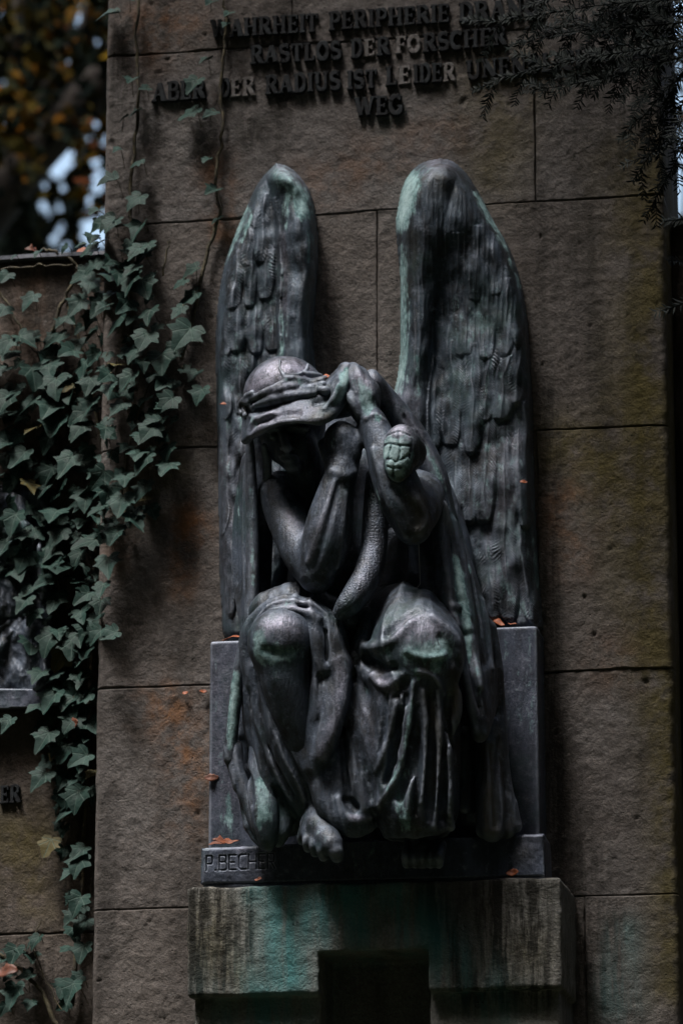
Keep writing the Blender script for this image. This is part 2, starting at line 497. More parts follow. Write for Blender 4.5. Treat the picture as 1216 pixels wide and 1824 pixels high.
M_IVY = ivy_mat('ivy_leaf', (0.009, 0.026, 0.020), (0.021, 0.050, 0.041), (0.060, 0.095, 0.078))
n = NT('ivy_stem'); M_STEM = n.out(n.mix(n.ramp(n.noise(50), .35, .65), (0.030, 0.024, 0.014), (0.085, 0.07, 0.035)), 0.8, n.bump(n.noise(120), .6, .004))
n = NT('dry_leaf'); M_DRY = n.out(n.mix(n.ramp(n.noise(55, 4), .35, .65), n.mix(n.attr('rnd'), (0.05, 0.016, 0.008), (0.20, 0.045, 0.012)), n.mix(n.attr('rnd'), (0.11, 0.03, 0.012), (0.36, 0.095, 0.026))), 0.6, n.bump(n.noise(90), .5, .003))
n = NT('yew_needle'); M_YEW = n.out(n.mix(n.attr('rnd'), (0.0035, 0.0065, 0.0055), (0.008, 0.014, 0.011)), 0.7, None, 0.0, 0.15)
n = NT('bark'); M_BARK = n.out(n.mix(n.ramp(n.noise(1, 5, .6, n.map((22, 22, 5))), .4, .6), (0.018, 0.015, 0.013), (0.055, 0.045, 0.038)), 0.9, n.bump(n.noise(1, 5, .6, n.map((30, 30, 7))), 1, .02))
n = NT('autumn_foliage')
cr = n.t.nodes.new('ShaderNodeValToRGB')
n.put(cr.inputs[0], n.attr('rnd'))
for p_, c_ in ((0.0, (0.004, 0.008, 0.007)), (0.5, (0.008, 0.014, 0.008)), (0.66, (0.05, 0.038, 0.004)), (0.80, (0.22, 0.085, 0.008)), (0.9, (0.14, 0.04, 0.015)), (1.0, (0.20, 0.13, 0.010))):
    e_ = cr.color_ramp.elements.new(p_) if p_ not in (0.0, 1.0) else cr.color_ramp.elements[0 if p_ == 0 else -1]
    e_.color = (*c_, 1)
M_AUT = n.out(cr.outputs[0], 0.9, None, 0.0, 0.08)
n = NT('earth_ground'); M_GROUND = n.out(n.mix(n.ramp(n.noise(3, 6), .4, .6), (0.022, 0.020, 0.012), (0.030, 0.042, 0.014)), 0.95, n.bump(n.noise(25, 5), .8, .03))
n = NT('cobweb_thread'); M_WEB = n.out((0.35, 0.34, 0.34), 0.6)

# ------------------------------------------------------------------ the setting
G = 60.0
xs = np.linspace(-1, 1, 81); xs = np.sign(xs) * np.abs(xs) ** 2.2 * 1500
gx, gy = np.meshgrid(xs, xs, indexing='ij')
gz = np.where(np.hypot(gx, gy) > 6, 0.15 * fbm(gx / 9, gy / 9, 3, 3), 0.0)
ii = np.arange(81 * 81).reshape(81, 81)
gq = np.stack([ii[:-1, :-1], ii[1:, :-1], ii[1:, 1:], ii[:-1, 1:]], -1).reshape(-1, 4)
tag(link_mesh('ground', np.stack([gx, gy, gz], -1).reshape(-1, 3), gq, M_GROUND), kind='structure')

JOINTS = [W(680, p, 0)[2] for p in (-232, 68, 374, 780, 1207, 1606, 2010)]
XL, XR = W(176, 912, 0)[0], W(1192, 912, 0)[0]
ZT, ZB = W(680, -420, 0)[2], 0.0
VJ = [(W(671, 520, 0)[0], JOINTS[3], JOINTS[2]), (W(952, 250, 0)[0], JOINTS[2], JOINTS[1]), (W(957, 980, 0)[0], JOINTS[4], JOINTS[3]),
      (W(1041, 1650, 0)[0], JOINTS[6], JOINTS[5]), (W(400, 200, 0)[0], JOINTS[2], JOINTS[1] - 9), (W(520, 0, 0)[0], JOINTS[1], JOINTS[0])]
VJ.pop(4)

def stone_face(name, x0, x1, z0, z1, y, thick, hj, vj, mat, parent, step, masks, seed=0, rough=1.0):
    """a block with a carved front: joints, chipped edges, pits and tooling as real relief"""
    nx, nz = int((x1 - x0) / step) + 1, int((z1 - z0) / step) + 1
    near = np.array([-.012, -.009, -.0065, -.0045, -.003, -.0015, 0, .0015, .003, .0045, .0065, .009, .012])
    gx_ = np.concatenate([np.linspace(x0, x1, nx)] + [v_[0] + near for v_ in vj])
    gz_ = np.concatenate([np.linspace(z0, z1, nz)] + [j + near for j in hj])
    gx_ = np.unique(np.round(gx_[(gx_ >= x0) & (gx_ <= x1)], 4)); gz_ = np.unique(np.round(gz_[(gz_ >= z0) & (gz_ <= z1)], 4))
    nx, nz = len(gx_), len(gz_)
    X, Z = np.meshgrid(gx_, gz_, indexing='ij')
    wob = 0.003 * fbm(X * 9, Z * 9, 3, seed + 5)
    wid = 0.0006 + 0.0030 * np.maximum(fbm(X * 14, Z * 14, 3, seed + 9), 0) + 0.010 * np.maximum(fbm(X * 7, Z * 7, 3, seed + 2) - 0.42, 0)
    D = np.full(X.shape, 9.0)
    for j in hj: D = np.minimum(D, np.abs(Z - j + wob))
    for vx, a, b in vj: D = np.minimum(D, np.where((Z > a) & (Z < b), np.abs(X - vx + 0.5 * wob), 9))
    g = np.clip(1 - (D / (wid + 0.0020)) ** 2, 0, 1)
    dep = 0.011 * g * (0.45 + 0.55 * np.clip(0.5 + 1.6 * fbm(X * 4, Z * 4, 3, seed + 55), 0, 1))
    blk = np.zeros(X.shape)
    for j in hj: blk += (Z > j)
    vb = np.zeros(X.shape)
    for vx, a, b in vj: vb += (X > vx) & (Z > a) & (Z < b)
    blk = blk + 0.37 * vb
    dep += 0.003 * (np.sin(blk * 12.9) + 1)
    e = np.minimum(np.minimum(X - x0, x1 - X), 1.0)
    dep += (0.012 + 0.014 * np.maximum(fbm(Z * 12, X * 2, 3, seed + 21), 0)) * np.clip(1 - e / 0.014, 0, 1) ** 2 * (1 + 0.5 * fbm(Z * 25, X * 25, 2, seed + 4))
    dep += rough * (0.0030 * fbm(X * 13, Z * 13, 5, seed) + 0.0016 * fbm(X * 60, Z * 60, 2, seed + 7))
    p = fbm(X * 42, Z * 42, 2, seed + 33)
    dep += 0.005 * np.clip((p - 0.76) / 0.12, 0, 1)
    Y = y + dep
    V = np.stack([X, Y, Z], -1).reshape(-1, 3)
    ii = np.arange(nx * nz).reshape(nx, nz)
    q = np.stack([ii[:-1, :-1], ii[1:, :-1], ii[1:, 1:], ii[:-1, 1:]], -1).reshape(-1, 4)
    nb = len(V)
    ring = np.concatenate([ii[:, 0], ii[-1, 1:], ii[-2::-1, -1], ii[0, -2:0:-1]])
    B = V[ring].copy(); B[:, 1] = y + thick
    rb = nb + np.arange(len(ring))
    side = np.stack([ring, np.roll(ring, -1), np.roll(rb, -1), rb], -1)[:, ::-1]
    V = np.vstack([V, B])
    at = {}
    for k, st in masks.items():
        m = np.zeros(len(V))
        for s_ in st:
            Q = dense(s_)
            for px, py, r, w in Q:
                P = W(px, py, -y)
                m = np.maximum(m, w * np.exp(-(((V[:, 0] - P[0]) ** 2 + (V[:, 2] - P[2]) ** 2) / (r * PX) ** 2)))
        at[k] = m
    tv = np.concatenate([np.modf(np.abs(np.sin(blk * 78.233 + seed)) * 43.7)[0].ravel(), np.full(len(V) - blk.size, .5)])
    at['tone'] = tv
    for k in ('rust', 'algae', 'soot_shade', 'copper'): at.setdefault(k, np.zeros(len(V)))
    o = link_mesh(name, V, np.vstack([q, side]), mat, parent, True, at)
    bw = link_mesh('rear_core', [(a, b, c) for a in (x0 + .004, x1 - .004) for b in (y + 0.03, y + thick - .002) for c in (z0 + .002, z1 - .004)],
                   [(0, 1, 3, 2), (4, 6, 7, 5), (0, 4, 5, 1), (2, 3, 7, 6), (0, 2, 6, 4), (1, 5, 7, 3)], mat, parent, False)
    return o

stele = tag(empty('stone_stele', (0, 0, 0)), 'tall brownish sandstone stele of large blocks with raised dark lettering, behind the angel', 'stele')
stele_masks = {
    'rust': [[(260, 60, 60, .9), (330, 40, 40, .7)], [(340, 930, 40, .9), (320, 1050, 30, .4)], [(290, 1260, 50, .9), (330, 1330, 50, .9), (340, 1450, 50, .6)],
             [(215, 990, 40, .35)], [(1000, 880, 50, .7), (1020, 1000, 40, .5)], [(400, 420, 30, .6), (385, 300, 40, .6)], [(1100, 1180, 60, .35)], [(560, 330, 60, .35), (800, 230, 60, .3)]],
    'algae': [[(900, 150, 90, .5), (880, 300, 60, .6)], [(1150, 300, 90, .8), (1165, 520, 70, .9), (1150, 800, 90, .95), (1150, 1000, 80, .8), (1180, 1240, 50, 1), (1195, 1500, 40, .9), (1190, 1760, 40, .8)],
              [(1000, 790, 60, .9), (1080, 830, 70, .9), (1120, 960, 60, .7)], [(300, 820, 50, .6), (230, 900, 40, .7)]],
    'soot_shade': [[(1130, 60, 120, .8), (1150, 260, 70, .7)], [(450, 235, 40, .8)], [(372, 700, 40, .5), (300, 700, 60, .5), (240, 820, 50, .5)], [(978, 700, 25, .6), (985, 1000, 22, .6), (985, 1400, 30, .7), (1040, 1560, 50, .6)],  # soot, plus painted shade at upper right and beside wing and slab
             [(1080, 1640, 60, .5), (1050, 1760, 50, .8)], [(215, 60, 50, .7), (210, 200, 40, .5)], [(335, 1180, 30, .4)]],
    'copper': [[(1110, 1660, 30, .35), (1100, 1790, 40, .4)], [(700, 210, 30, .2)]]}
stone_face('stele_face', XL, XR, ZB, ZT, 0.0, 0.42, JOINTS, VJ, M_STONE, stele, 0.0055, stele_masks, 1)

# lower walls to each side, set back, under a thin zinc coping
WD = -0.16
WT = W(95, 462, WD)[2]
lw = tag(empty('boundary_wall', (XL - 2, 0.2, 0)), 'low brown stone wall with thin metal coping and ivy, left of the stele', 'wall', kind='thing')
wj = [W(95, p, WD)[2] for p in (878, 1262, 1662, 2060)]
wall_masks = {'rust': [[(60, 500, 40, .3), (20, 800, 40, .3)], [(15, 790, 25, .7)]], 'algae': [[(40, 1500, 70, .8), (60, 1620, 50, .6)]],
              'soot_shade': [[(60, 560, 90, .7), (100, 760, 80, .6)], [(120, 1000, 100, .9), (130, 1200, 60, .9), (140, 1400, 40, .9), (140, 1600, 40, .9)], [(40, 1750, 100, .7)]]}  # wall colour darker behind the ivy and at the foot
stone_face('wall_face', XL - 4.0, XL - 0.002, 0.0, WT, -WD, 0.3, wj, [], M_WALL, lw, 0.011, wall_masks, 40, 1.5)
rw = tag(empty('boundary_wall', (XR + 2, 0.2, 0)), 'low brown stone wall in deep shade at the right edge, beside the stele', 'wall', kind='thing')
stone_face('wall_face', XR + 0.002, XR + 4.0, 0.0, WT, -WD, 0.3, wj, [], M_WALL, rw, 0.03, {'soot_shade': [[(1215, 700, 200, .9), (1215, 1100, 200, .9), (1215, 1500, 200, .9)]]}, 60, 1.5)  # deep shade of this wall painted in as a dark coat
def coping(x0, x1, par):
    v = []; f = []
    prof = [(-WD - 0.022, 0.0), (-WD - 0.022, 0.010), (-WD + 0.32, 0.016), (-WD + 0.32, 0.001)]
    N = 40
    for i in range(N + 1):
        x = x0 + (x1 - x0) * i / N
        for y, z in prof: v.append((x, y, WT + z + 0.0015 * math.sin(i * 1.7)))
    for i in range(N):
        for j in range(4): f.append((i * 4 + j, i * 4 + (j + 1) % 4, (i + 1) * 4 + (j + 1) % 4, (i + 1) * 4 + j))
    f += [(3, 2, 1, 0), tuple(N * 4 + j for j in range(4))]
    link_mesh('coping', v, f, M_ZINC, par, False)
coping(XL - 4.0, XL - 0.003, lw)
coping(XR + 0.003, XR + 4.0, rw)

# ------------------------------------------------------------------ raised letters, drawn stroke by stroke (heavy slab serif)
def arc(cx, cy, rx, ry, a0, a1, n=12):
    return [(cx + rx * math.cos(R(a0 + (a1 - a0) * i / n)), cy + ry * math.sin(R(a0 + (a1 - a0) * i / n))) for i in range(n + 1)]
T, H = 0.20, 0.10                 # thick and thin stroke
def sf(x, y, w=0.36): return ([(x - w / 2, y), (x + w / 2, y)], H)
def stem(x, s0=True, s1=True):
    r = [([(x, 0.03), (x, 0.97)], T)]
    if s0: r.append(sf(x, 0.05))
    if s1: r.append(sf(x, 0.95))
    return r
LET = {
    'A': (0.86, [([(0.14, 0.04), (0.42, 0.96)], H), ([(0.42, 0.96), (0.70, 0.04)], T), ([(0.24, 0.34), (0.62, 0.34)], H), sf(0.13, .05, .3), sf(0.70, .05, .34)]),
    'B': (0.76, stem(0.2) + [([(0.2, .95)] + arc(.42, .74, .2, .21, 90, -90) + [(0.2, .53)], .14), ([(0.2, .53)] + arc(.45, .29, .22, .24, 90, -90) + [(0.2, .05)], .15)]),
    'C': (0.76, [(arc(.42, .5, .30, .45, 50, 310, 18), .17), ([(.62, .72), (.64, .95)], .1)]),
    'D': (0.82, stem(0.2) + [([(0.2, .95)] + arc(.38, .5, .30, .45, 90, -90, 16) + [(.2, .05)], .16)]),
    'E': (0.72, stem(0.2) + [([(0.2, .94), (.62, .94)], .11), ([(.2, .06), (.64, .06)], .11), ([(.2, .5), (.5, .5)], .1), ([(.60, .98), (.60, .74)], .1), ([(.62, .02), (.62, .27)], .1), ([(.5, .38), (.5, .62)], .08)]),
    'F': (0.70, stem(0.2) + [([(0.2, .94), (.62, .94)], .11), ([(.2, .5), (.5, .5)], .1), ([(.60, .98), (.60, .74)], .1), ([(.5, .38), (.5, .62)], .08)]),
    'G': (0.82, [(arc(.42, .5, .30, .45, 50, 345, 18), .17), ([(.50, .42), (.80, .42)], .1), ([(.68, .42), (.68, .1)], .15), ([(.62, .72), (.64, .95)], .1)]),
    'H': (0.92, stem(0.2) + stem(0.70) + [([(.2, .5), (.7, .5)], .1)]),
    'I': (0.42, stem(0.21)),
    'L': (0.70, stem(0.2) + [([(.2, .06), (.62, .06)], .11), ([(.60, .02), (.60, .30)], .1)]),
    'N': (0.92, [([(.18, .03), (.18, .97)], H), ([(.16, .95), (.72, .05)], T), ([(.74, .03), (.74, .97)], H), sf(.18, .05, .3), sf(.16, .95, .26), sf(.74, .95, .3)]),
    'O': (0.84, [(arc(.42, .5, .29, .45, 0, 360, 26), .17)]),
    'P': (0.74, stem(0.2) + [([(0.2, .95)] + arc(.42, .70, .21, .25, 90, -90) + [(0.2, .45)], .14)]),
    'R': (0.84, stem(0.2) + [([(0.2, .95)] + arc(.42, .72, .21, .23, 90, -90) + [(0.2, .49)], .14), ([(.42, .48), (.66, .06)], .18), sf(.70, .05, .26)]),
    'S': (0.70, [(arc(.35, .72, .22, .22, 40, 270, 12) + arc(.35, .27, .24, .22, 90, -140, 12), .16), ([(.53, .74), (.54, .95)], .08), ([(.14, .28), (.13, .05)], .08)]),
    'T': (0.76, stem(0.38, True, False) + [([(.06, .93), (.70, .93)], .12), ([(.08, .98), (.08, .70)], .1), ([(.68, .98), (.68, .70)], .1)]),
    'U': (0.90, [([(.2, .97), (.2, .35)] + arc(.45, .32, .25, .28, 180, 360, 12) + [(.70, .97)], .14), ([(.2, .97), (.2, .35)], T), sf(.2, .95), sf(.70, .95, .3)]),
    'W': (1.16, [([(.14, .96), (.36, .05)], .18), ([(.36, .05), (.56, .9)], H), ([(.56, .92), (.78, .05)], .18), ([(.78, .05), (1.0, .96)], H), sf(.14, .95, .3), sf(.56, .95, .24), sf(1.0, .95, .28)]),
    '.': (0.30, [([(.12, .09), (.16, .09)], .18)]), ',': (0.30, [([(.12, .09), (.16, .09)], .17), ([(.16, .06), (.08, -.14)], .08)]),
}
LET['Ä'] = (LET['A'][0], LET['A'][1] + [([(.22, 1.14), (.26, 1.14)], .13), ([(.56, 1.14), (.60, 1.14)], .13)])

def letters(name, text, x0, y0, x1, y1, cap, d, mat, parent, thick=0.005, squeeze=1.0):
    """text set between two baseline points of the face at depth d"""
    A, B = W(x0, y0, d), W(x1, y1, d)
    adv = sum(LET[c][0] if c != ' ' else 0.45 for c in text)
    u = (B - A); wid = math.hypot(u[0], u[2]); sc = wid / adv
    ux, uz = u[0] / wid, u[2] / wid
    hh = cap * PX
    V = []; F = []
    cur = 0.0; lay = 0
    for c in text:
        if c == ' ': cur += 0.45; continue
        for pts, w in LET[c][1]:
            w = w * 1.18
            P = [np.array(((cur + p[0]) * sc, p[1] * hh)) for p in pts]
            for i in range(len(P) - 1):
                a, b = P[i], P[i + 1]
                dd = b - a; L = np.hypot(*dd)
                if L < 1e-6: continue
                t = dd / L; nn = np.array((-t[1], t[0]))
                half = 0.5 * w * (sc * abs(nn[0]) + hh * abs(nn[1]))
                ext = 0.25 * half if 0 < i < len(P) - 2 else 0.0
                q = [a - t * ext - nn * half, b + t * ext - nn * half, b + t * ext + nn * half, a - t * ext + nn * half]
                lay = (lay + 1) % 23
                y = -d - thick - lay * 0.00006
                k = len(V)
                ins = min(half * 0.3, 0.0014)
                for yy, sh in ((-d + 0.008, 0), (y + 0.002, 0), (y, ins)):
                    for j, p in enumerate(q):
                        p = p + nn * (sh if j < 2 else -sh) + t * (sh if j in (0, 3) else -sh)
                        V.append((A[0] + ux * p[0] - uz * p[1] * 0, yy, A[2] + uz * p[0] + p[1]))
                for l in (0, 4):
                    for j in range(4): F.append((k + l + j, k + l + (j + 1) % 4, k + l + 4 + (j + 1) % 4, k + l + 4 + j))
                F.append((k + 8, k + 9, k + 10, k + 11))
        cur += LET[c][0]
    return link_mesh(name, V, F, mat, parent, False)

for tx, a in (('WAHRHEIT', (375, 69, 567, 57, 37)), ('PERIPHERIE', (585, 55, 801, 40, 37)), ('DRÄNG', (816, 39, 960, 29, 37)), (',', (962, 28, 974, 27, 34)),
              ('RASTLOS', (445, 115, 609, 106, 36)), ('D', (624, 104, 647, 102, 36)), ('R', (670, 100, 696, 98, 36)), ('RSCHER', (752, 94, 903, 80, 36)),
              ('ABER', (271, 182, 368, 176, 38)), ('D', (392, 175, 411, 173, 37)), ('RADIUS', (472, 169, 607, 160, 37)), ('IST', (617, 160, 672, 157, 37)),
              ('L', (686, 153, 708, 152, 37)), ('IDE', (735, 149, 788, 146, 37)), ('UNENDLICHER', (829, 143, 1102, 116, 37)), ('WEG.', (631, 209, 728, 203, 38))):
    letters('inscription_word', tx, *a, 0.002, M_LETTER, stele)
for tx, a in (('T', (958, 29, 966, 28, 30)), ('E', (648, 102, 669, 100, 34)), ('FO', (704, 97, 750, 94, 34)), ('ER', (411, 174, 456, 171, 36)), ('E', (709, 152, 733, 150, 36)), ('R', (789, 147, 812, 145, 36))):
    o = letters('letter_scar', tx, *a, -0.006, M_GHOST, stele, 0.0075)
letters('inscription_word', 'ER', 0, 1432, 38, 1429, 33, WD + 0.002, M_LETTER, lw)

# ------------------------------------------------------------------ corbel with its niche
CD, CX0, CX1 = 0.275, W(333, 1670, .275)[0], W(1000, 1670, .275)[0]
CZT, CZM = W(668, 1571, CD)[2], W(668, 1768, CD)[2]
NX0, NX1, NZ = W(566, 1760, CD)[0], W(761, 1760, CD)[0], W(663, 1692, CD)[2]
v = Vol((CX0 - .03, -CD - .03, CZM - .5), (CX1 + .03, 0.03, CZT + .03), 0.005)
v.box3((CX0, -CD, CZM), (CX1, 0.02, CZT), 0.008)
v.box3((CX0 + .012, -CD + .035, CZM - .48), (CX1 - .010, 0.02, CZM + .05), 0.006)
v.box3((NX0, -CD - .1, CZM - .6), (NX1, -CD + .20, NZ), 0.006, op='sub')
v.box3((NX0 - .006, -CD - .1, CZM - .6), (NX1 + .006, -CD + .034, CZM - .0), 0.004, op='sub')
X, Y, Z = v.grid((0, 0, 0), v.n)
v.F += (0.0035 * fbm(X * 11 + Y * 3, Z * 11 + Y * 7, 4, 71) + 0.002 * fbm(X * 45 + Y * 31, Z * 45, 2, 72)).astype(np.float32)
CV, CQ = v.mesh(1)
corbel = tag(empty('stone_corbel', (0, 0, CZM)), 'stained green and black sandstone block with a dark square niche, below the angel', 'plinth')
def flatmask(V, strokes, d):
    m = np.zeros(len(V))
    for s_ in strokes:
        for px, py, r, w in dense(s_):
            P = W(px, py, d); m = np.maximum(m, w * np.exp(-(((V[:, 0] - P[0]) ** 2 + (V[:, 2] - P[2]) ** 2) / (r * PX) ** 2)))
    return m
o = link_mesh('corbel_block', CV, CQ, M_CORBEL, corbel, True, {
    'rust': np.zeros(len(CV)), 'algae': flatmask(CV, [[(370, 1650, 50, .7), (400, 1740, 50, .5)], [(940, 1700, 60, .4)]], CD),
    'soot_shade': flatmask(CV, [[(345, 1590, 40, 1.3), (350, 1750, 40, 1.2)], [(395, 1590, 25, 1.2), (400, 1750, 22, 1.0)], [(440, 1590, 14, 1.2), (445, 1760, 10, .9)], [(770, 1600, 30, 1.2), (800, 1680, 34, 1.3), (830, 1760, 40, 1.3)], [(880, 1590, 40, 1.3), (885, 1760, 40, 1.3)], [(945, 1590, 40, 1.2), (950, 1760, 40, 1.2)], [(350, 1600, 40, 1), (360, 1740, 35, .9)], [(420, 1620, 35, .9), (430, 1740, 20, .6)], [(570, 1590, 28, .8), (660, 1580, 22, .6)], [(760, 1590, 40, .9), (800, 1660, 45, 1), (850, 1740, 45, .9)], [(900, 1600, 40, .8), (960, 1680, 45, .9), (930, 1750, 40, .8)], [(850, 1590, 40, .8)]], CD),
    'copper': flatmask(CV, [[(500, 1590, 40, .9), (510, 1740, 45, 1)], [(560, 1640, 55, .9), (620, 1600, 40, .9), (640, 1660, 35, .8)], [(700, 1610, 30, .9), (720, 1670, 25, .7)], [(460, 1590, 30, .6)], [(470, 1800, 80, .8), (400, 1800, 40, .5)], [(880, 1800, 50, .4), (700, 1590, 40, .8)]], CD)})

# ------------------------------------------------------------------ the bronze: one cast thing with its parts
bronze_angel = tag(empty('bronze_statue', (W(660, 1500, 0)[0], -0.1, CZT)), 'dark green bronze angel seated in a hooded cloak, wings raised, head bowed into its hands', 'statue')

def hfield(name, outline, depth_fn, step, mat, parent, base=-0.015, attr_fn=None, curved=True):
    """relief skin: outline in photo pixels, depth_fn(px, py, sd) -> metres in front of the stele face; closed at the back"""
    P = catmull(np.array(outline + [outline[0]], float), 6)[:-1] if curved else np.array(outline, float)
    x0, y0 = P.min(0) - 3 * step; x1, y1 = P.max(0) + 3 * step
    nx, ny = int((x1 - x0) / step) + 1, int((y1 - y0) / step) + 1
    X, Y = np.meshgrid(x0 + step * np.arange(nx), y0 + step * np.arange(ny), indexing='ij')
    sd = np.full(X.shape, 1e9); ins = np.zeros(X.shape, bool)
    for i in range(len(P)):
        a, b = P[i], P[(i + 1) % len(P)]
        d = b - a
        t = np.clip(((X - a[0]) * d[0] + (Y - a[1]) * d[1]) / max(d @ d, 1e-9), 0, 1)
        sd = np.minimum(sd, np.hypot(X - a[0] - t * d[0], Y - a[1] - t * d[1]))
        c = (a[1] > Y) != (b[1] > Y)
        with np.errstate(divide='ignore', invalid='ignore'):
            ins ^= c & (X < (b[0] - a[0]) * (Y - a[1]) / (b[1] - a[1]) + a[0])
    sd = np.where(ins, sd, -sd)
    D = depth_fn(X, Y, sd)
    keep = sd > -1.6 * step
    D = np.where(sd < 0.0, base, D)
    ids = np.full(X.shape, -1); ids[keep] = np.arange(keep.sum())
    q = np.stack([ids[:-1, :-1], ids[:-1, 1:], ids[1:, 1:], ids[1:, :-1]], -1).reshape(-1, 4)
    q = q[(q >= 0).all(1)]
    # pull the rim onto the outline so that the silhouette is clean
    Xk, Yk, Dk, sk = X[keep], Y[keep], D[keep], sd[keep]
    V = Wv(Xk, Yk, Dk)
    at = attr_fn(Xk, Yk, sk) if attr_fn else None
    return link_mesh(name, V, q, mat, parent, True, at), (X, Y, D, sd)

def feather(Dm, X, Y, base, tip, w, lift, barb=5.0, curve=0.0, amp=0.0011):
    """one feather laid over the relief Dm: base and tip in photo pixels, half width w"""
    a = np.array(base, float); b = np.array(tip, float)
    X, Y = X + 5 * fbm(X / 34, Y / 48, 2, 61), Y + 8 * fbm(X / 36, Y / 40, 2, 62)
    d = b - a; L = np.hypot(*d); t = d / L; n = np.array((-t[1], t[0]))
    s = ((X - a[0]) * t[0] + (Y - a[1]) * t[1]) / L
    c = ((X - a[0]) * n[0] + (Y - a[1]) * n[1])
    c = c - curve * L * np.sin(np.clip(s, 0, 1) * math.pi)
    u = np.clip((s - 0.62) / 0.38, 0, 1)
    hw = 1.18 * w * np.sqrt(np.clip(1 - u ** 2.2, 0, 1)) * np.clip(0.75 + s * 0.8, 0.5, 1.0)
    m = (s > -0.05) & (s < 1) & (np.abs(c) < hw)
    q = np.abs(c) / np.maximum(hw, 1e-6)
    prof = lift * (0.25 + 0.75 * np.clip(s, 0, 1)) * np.clip((1 - q) / 0.45, 0, 1) ** 0.7 * np.clip((1 - s) * L / 11.0, 0, 1) ** 0.7
    prof = prof - 0.25 * lift * q ** 2
    prof = prof + 0.0018 * np.exp(-(c / 2.6) ** 2) * np.clip((1 - s) * 3, 0, 1)
    prof = prof + amp * np.sin(2 * math.pi * (s * L - np.abs(c) * 0.9 * np.where(c > 0, 1, 1.1)) / barb) * np.clip((q - 0.08) * 5, 0, 1)
    return np.where(m, prof, -1.0)

def dome(sd, Rr, T):
    t = np.clip(sd / Rr, 0, 1)
    return T * np.sqrt(1 - (1 - t) ** 2)

# -------- wing behind the head (left in the photo)
OL = [(492, 290), (515, 297), (538, 318), (556, 352), (564, 395), (567, 450), (563, 520), (558, 590), (562, 650), (575, 720), (575, 900), (520, 1000),
      (470, 1135), (404, 1140), (394, 1080), (390, 1000), (389, 900), (387, 800), (385, 700), (384, 600), (389, 530), (400, 470), (417, 420), (438, 372), (460, 325)]
rw_ = random.Random(5)
def wing_left(X, Y, sd):
    D = dome(sd, 26, 0.085) - 0.004
    # leading-edge roll from the tip down the inner side
    cx = np.interp(Y, [285, 330, 400, 480, 560, 640, 760], [497, 515, 530, 532, 528, 530, 540])
    wd = np.interp(Y, [285, 330, 420, 640], [34, 36, 40, 36])
    roll = np.clip(1 - ((X - cx) / wd) ** 2, 0, 1) ** 0.7
    D = D + 0.05 * roll * np.clip(sd / 10, 0, 1) ** 0.5 * np.interp(Y, [285, 320, 700, 900], [.6, 1, .8, .3])
    D = D + 0.012 * fbm(X / 60, Y / 90, 3, 3) * np.clip(sd / 20, 0, 1)
    F = []
    for (bx, by, tx, ty, w, l) in ((400, 700, 396, 965, 15, .014), (426, 760, 408, 1105, 17, .010), (450, 740, 440, 1125, 20, .012), (432, 660, 432, 935, 22, .014), (470, 660, 474, 930, 24, .014),
                                   (402, 600, 399, 760, 15, .014), (428, 590, 430, 745, 20, .018), (464, 580, 462, 735, 22, .018), (498, 590, 500, 720, 20, .016),
                                   (402, 530, 400, 640, 14, .014), (424, 500, 421, 635, 18, .018), (452, 490, 457, 640, 19, .020), (484, 480, 488, 630, 20, .020),
                                   (425, 440, 414, 555, 16, .018), (450, 420, 442, 555, 17, .022), (478, 410, 474, 540, 18, .022), (500, 440, 503, 560, 13, .014),
                                   (446, 375, 436, 480, 14, .016), (470, 350, 464, 470, 16, .020), (488, 360, 490, 450, 12, .014), (460, 330, 452, 410, 12, .012)):
        F.append(((bx, by), (tx, ty), w, l, 5.0))
    base = D.copy()
    keepout = np.clip((cx - wd * 0.55 - X) / 8, 0, 1)
    for a, b, w, l, bb in F:
        D = np.maximum(D, np.where(True, base + feather(D, X, Y, a, b, w, l * (0.75 if b[1] > 780 else 0.5), bb, 0.0, 0.0007) * np.clip(sd / 8, 0, 1) * keepout - (1 - keepout) * 1, D))
    # fine vertical barbs on the roll
    D = D + 0.0014 * fbm(X / 9, Y / 70, 2, 8) * np.clip(sd / 10, 0, 1)
    D = D + 0.007 * fbm(X / 24, Y / 40, 2, 13) * np.clip(sd / 14, 0, 1)
    return np.where(sd < 1.0, -0.01, D)
def px_mask(strokes):
    def f(X, Y):
        m = np.zeros(X.shape)
        for s_ in strokes:
            Q = dense(s_)
            for px, py, r, w in Q: m = np.maximum(m, w * np.exp(-((X - px) ** 2 + (Y - py) ** 2) / r ** 2))
        return m
    return f
pl = px_mask([[(500, 310, 18, .9), (530, 345, 18, 1.1), (540, 375, 16, 1.2)], [(470, 600, 60, .22), (440, 500, 50, .2), (410, 850, 40, .2)], [(490, 305, 14, .6), (520, 330, 16, .9), (535, 365, 16, .95), (540, 385, 12, .8)], [(512, 345, 7, .9), (508, 400, 6, .5)], [(440, 372, 6, .9), (420, 420, 6, .8), (402, 470, 5, .4)], [(448, 385, 5, .7), (430, 430, 5, .7)],
              [(500, 480, 6, .35), (503, 600, 8, .4), (505, 640, 12, .5)], [(550, 400, 8, .4), (552, 470, 6, .35)], [(420, 600, 14, .3), (432, 650, 16, .35)]])
WL, _ = hfield('wing', OL, wing_left, 1.6, M_WING, bronze_angel, -0.012,
               lambda X, Y, s: {'patina': pl(X, Y), 'ochre': px_mask([[(548, 500, 10, .35), (546, 560, 10, .3)]])(X, Y), 'dust_light': px_mask([[(500, 300, 14, .6), (545, 330, 8, .5)], [(505, 420, 7, .35), (508, 560, 8, .3)], [(410, 800, 40, .22), (420, 950, 40, .2), (410, 1080, 30, .2)]])(X, Y)})

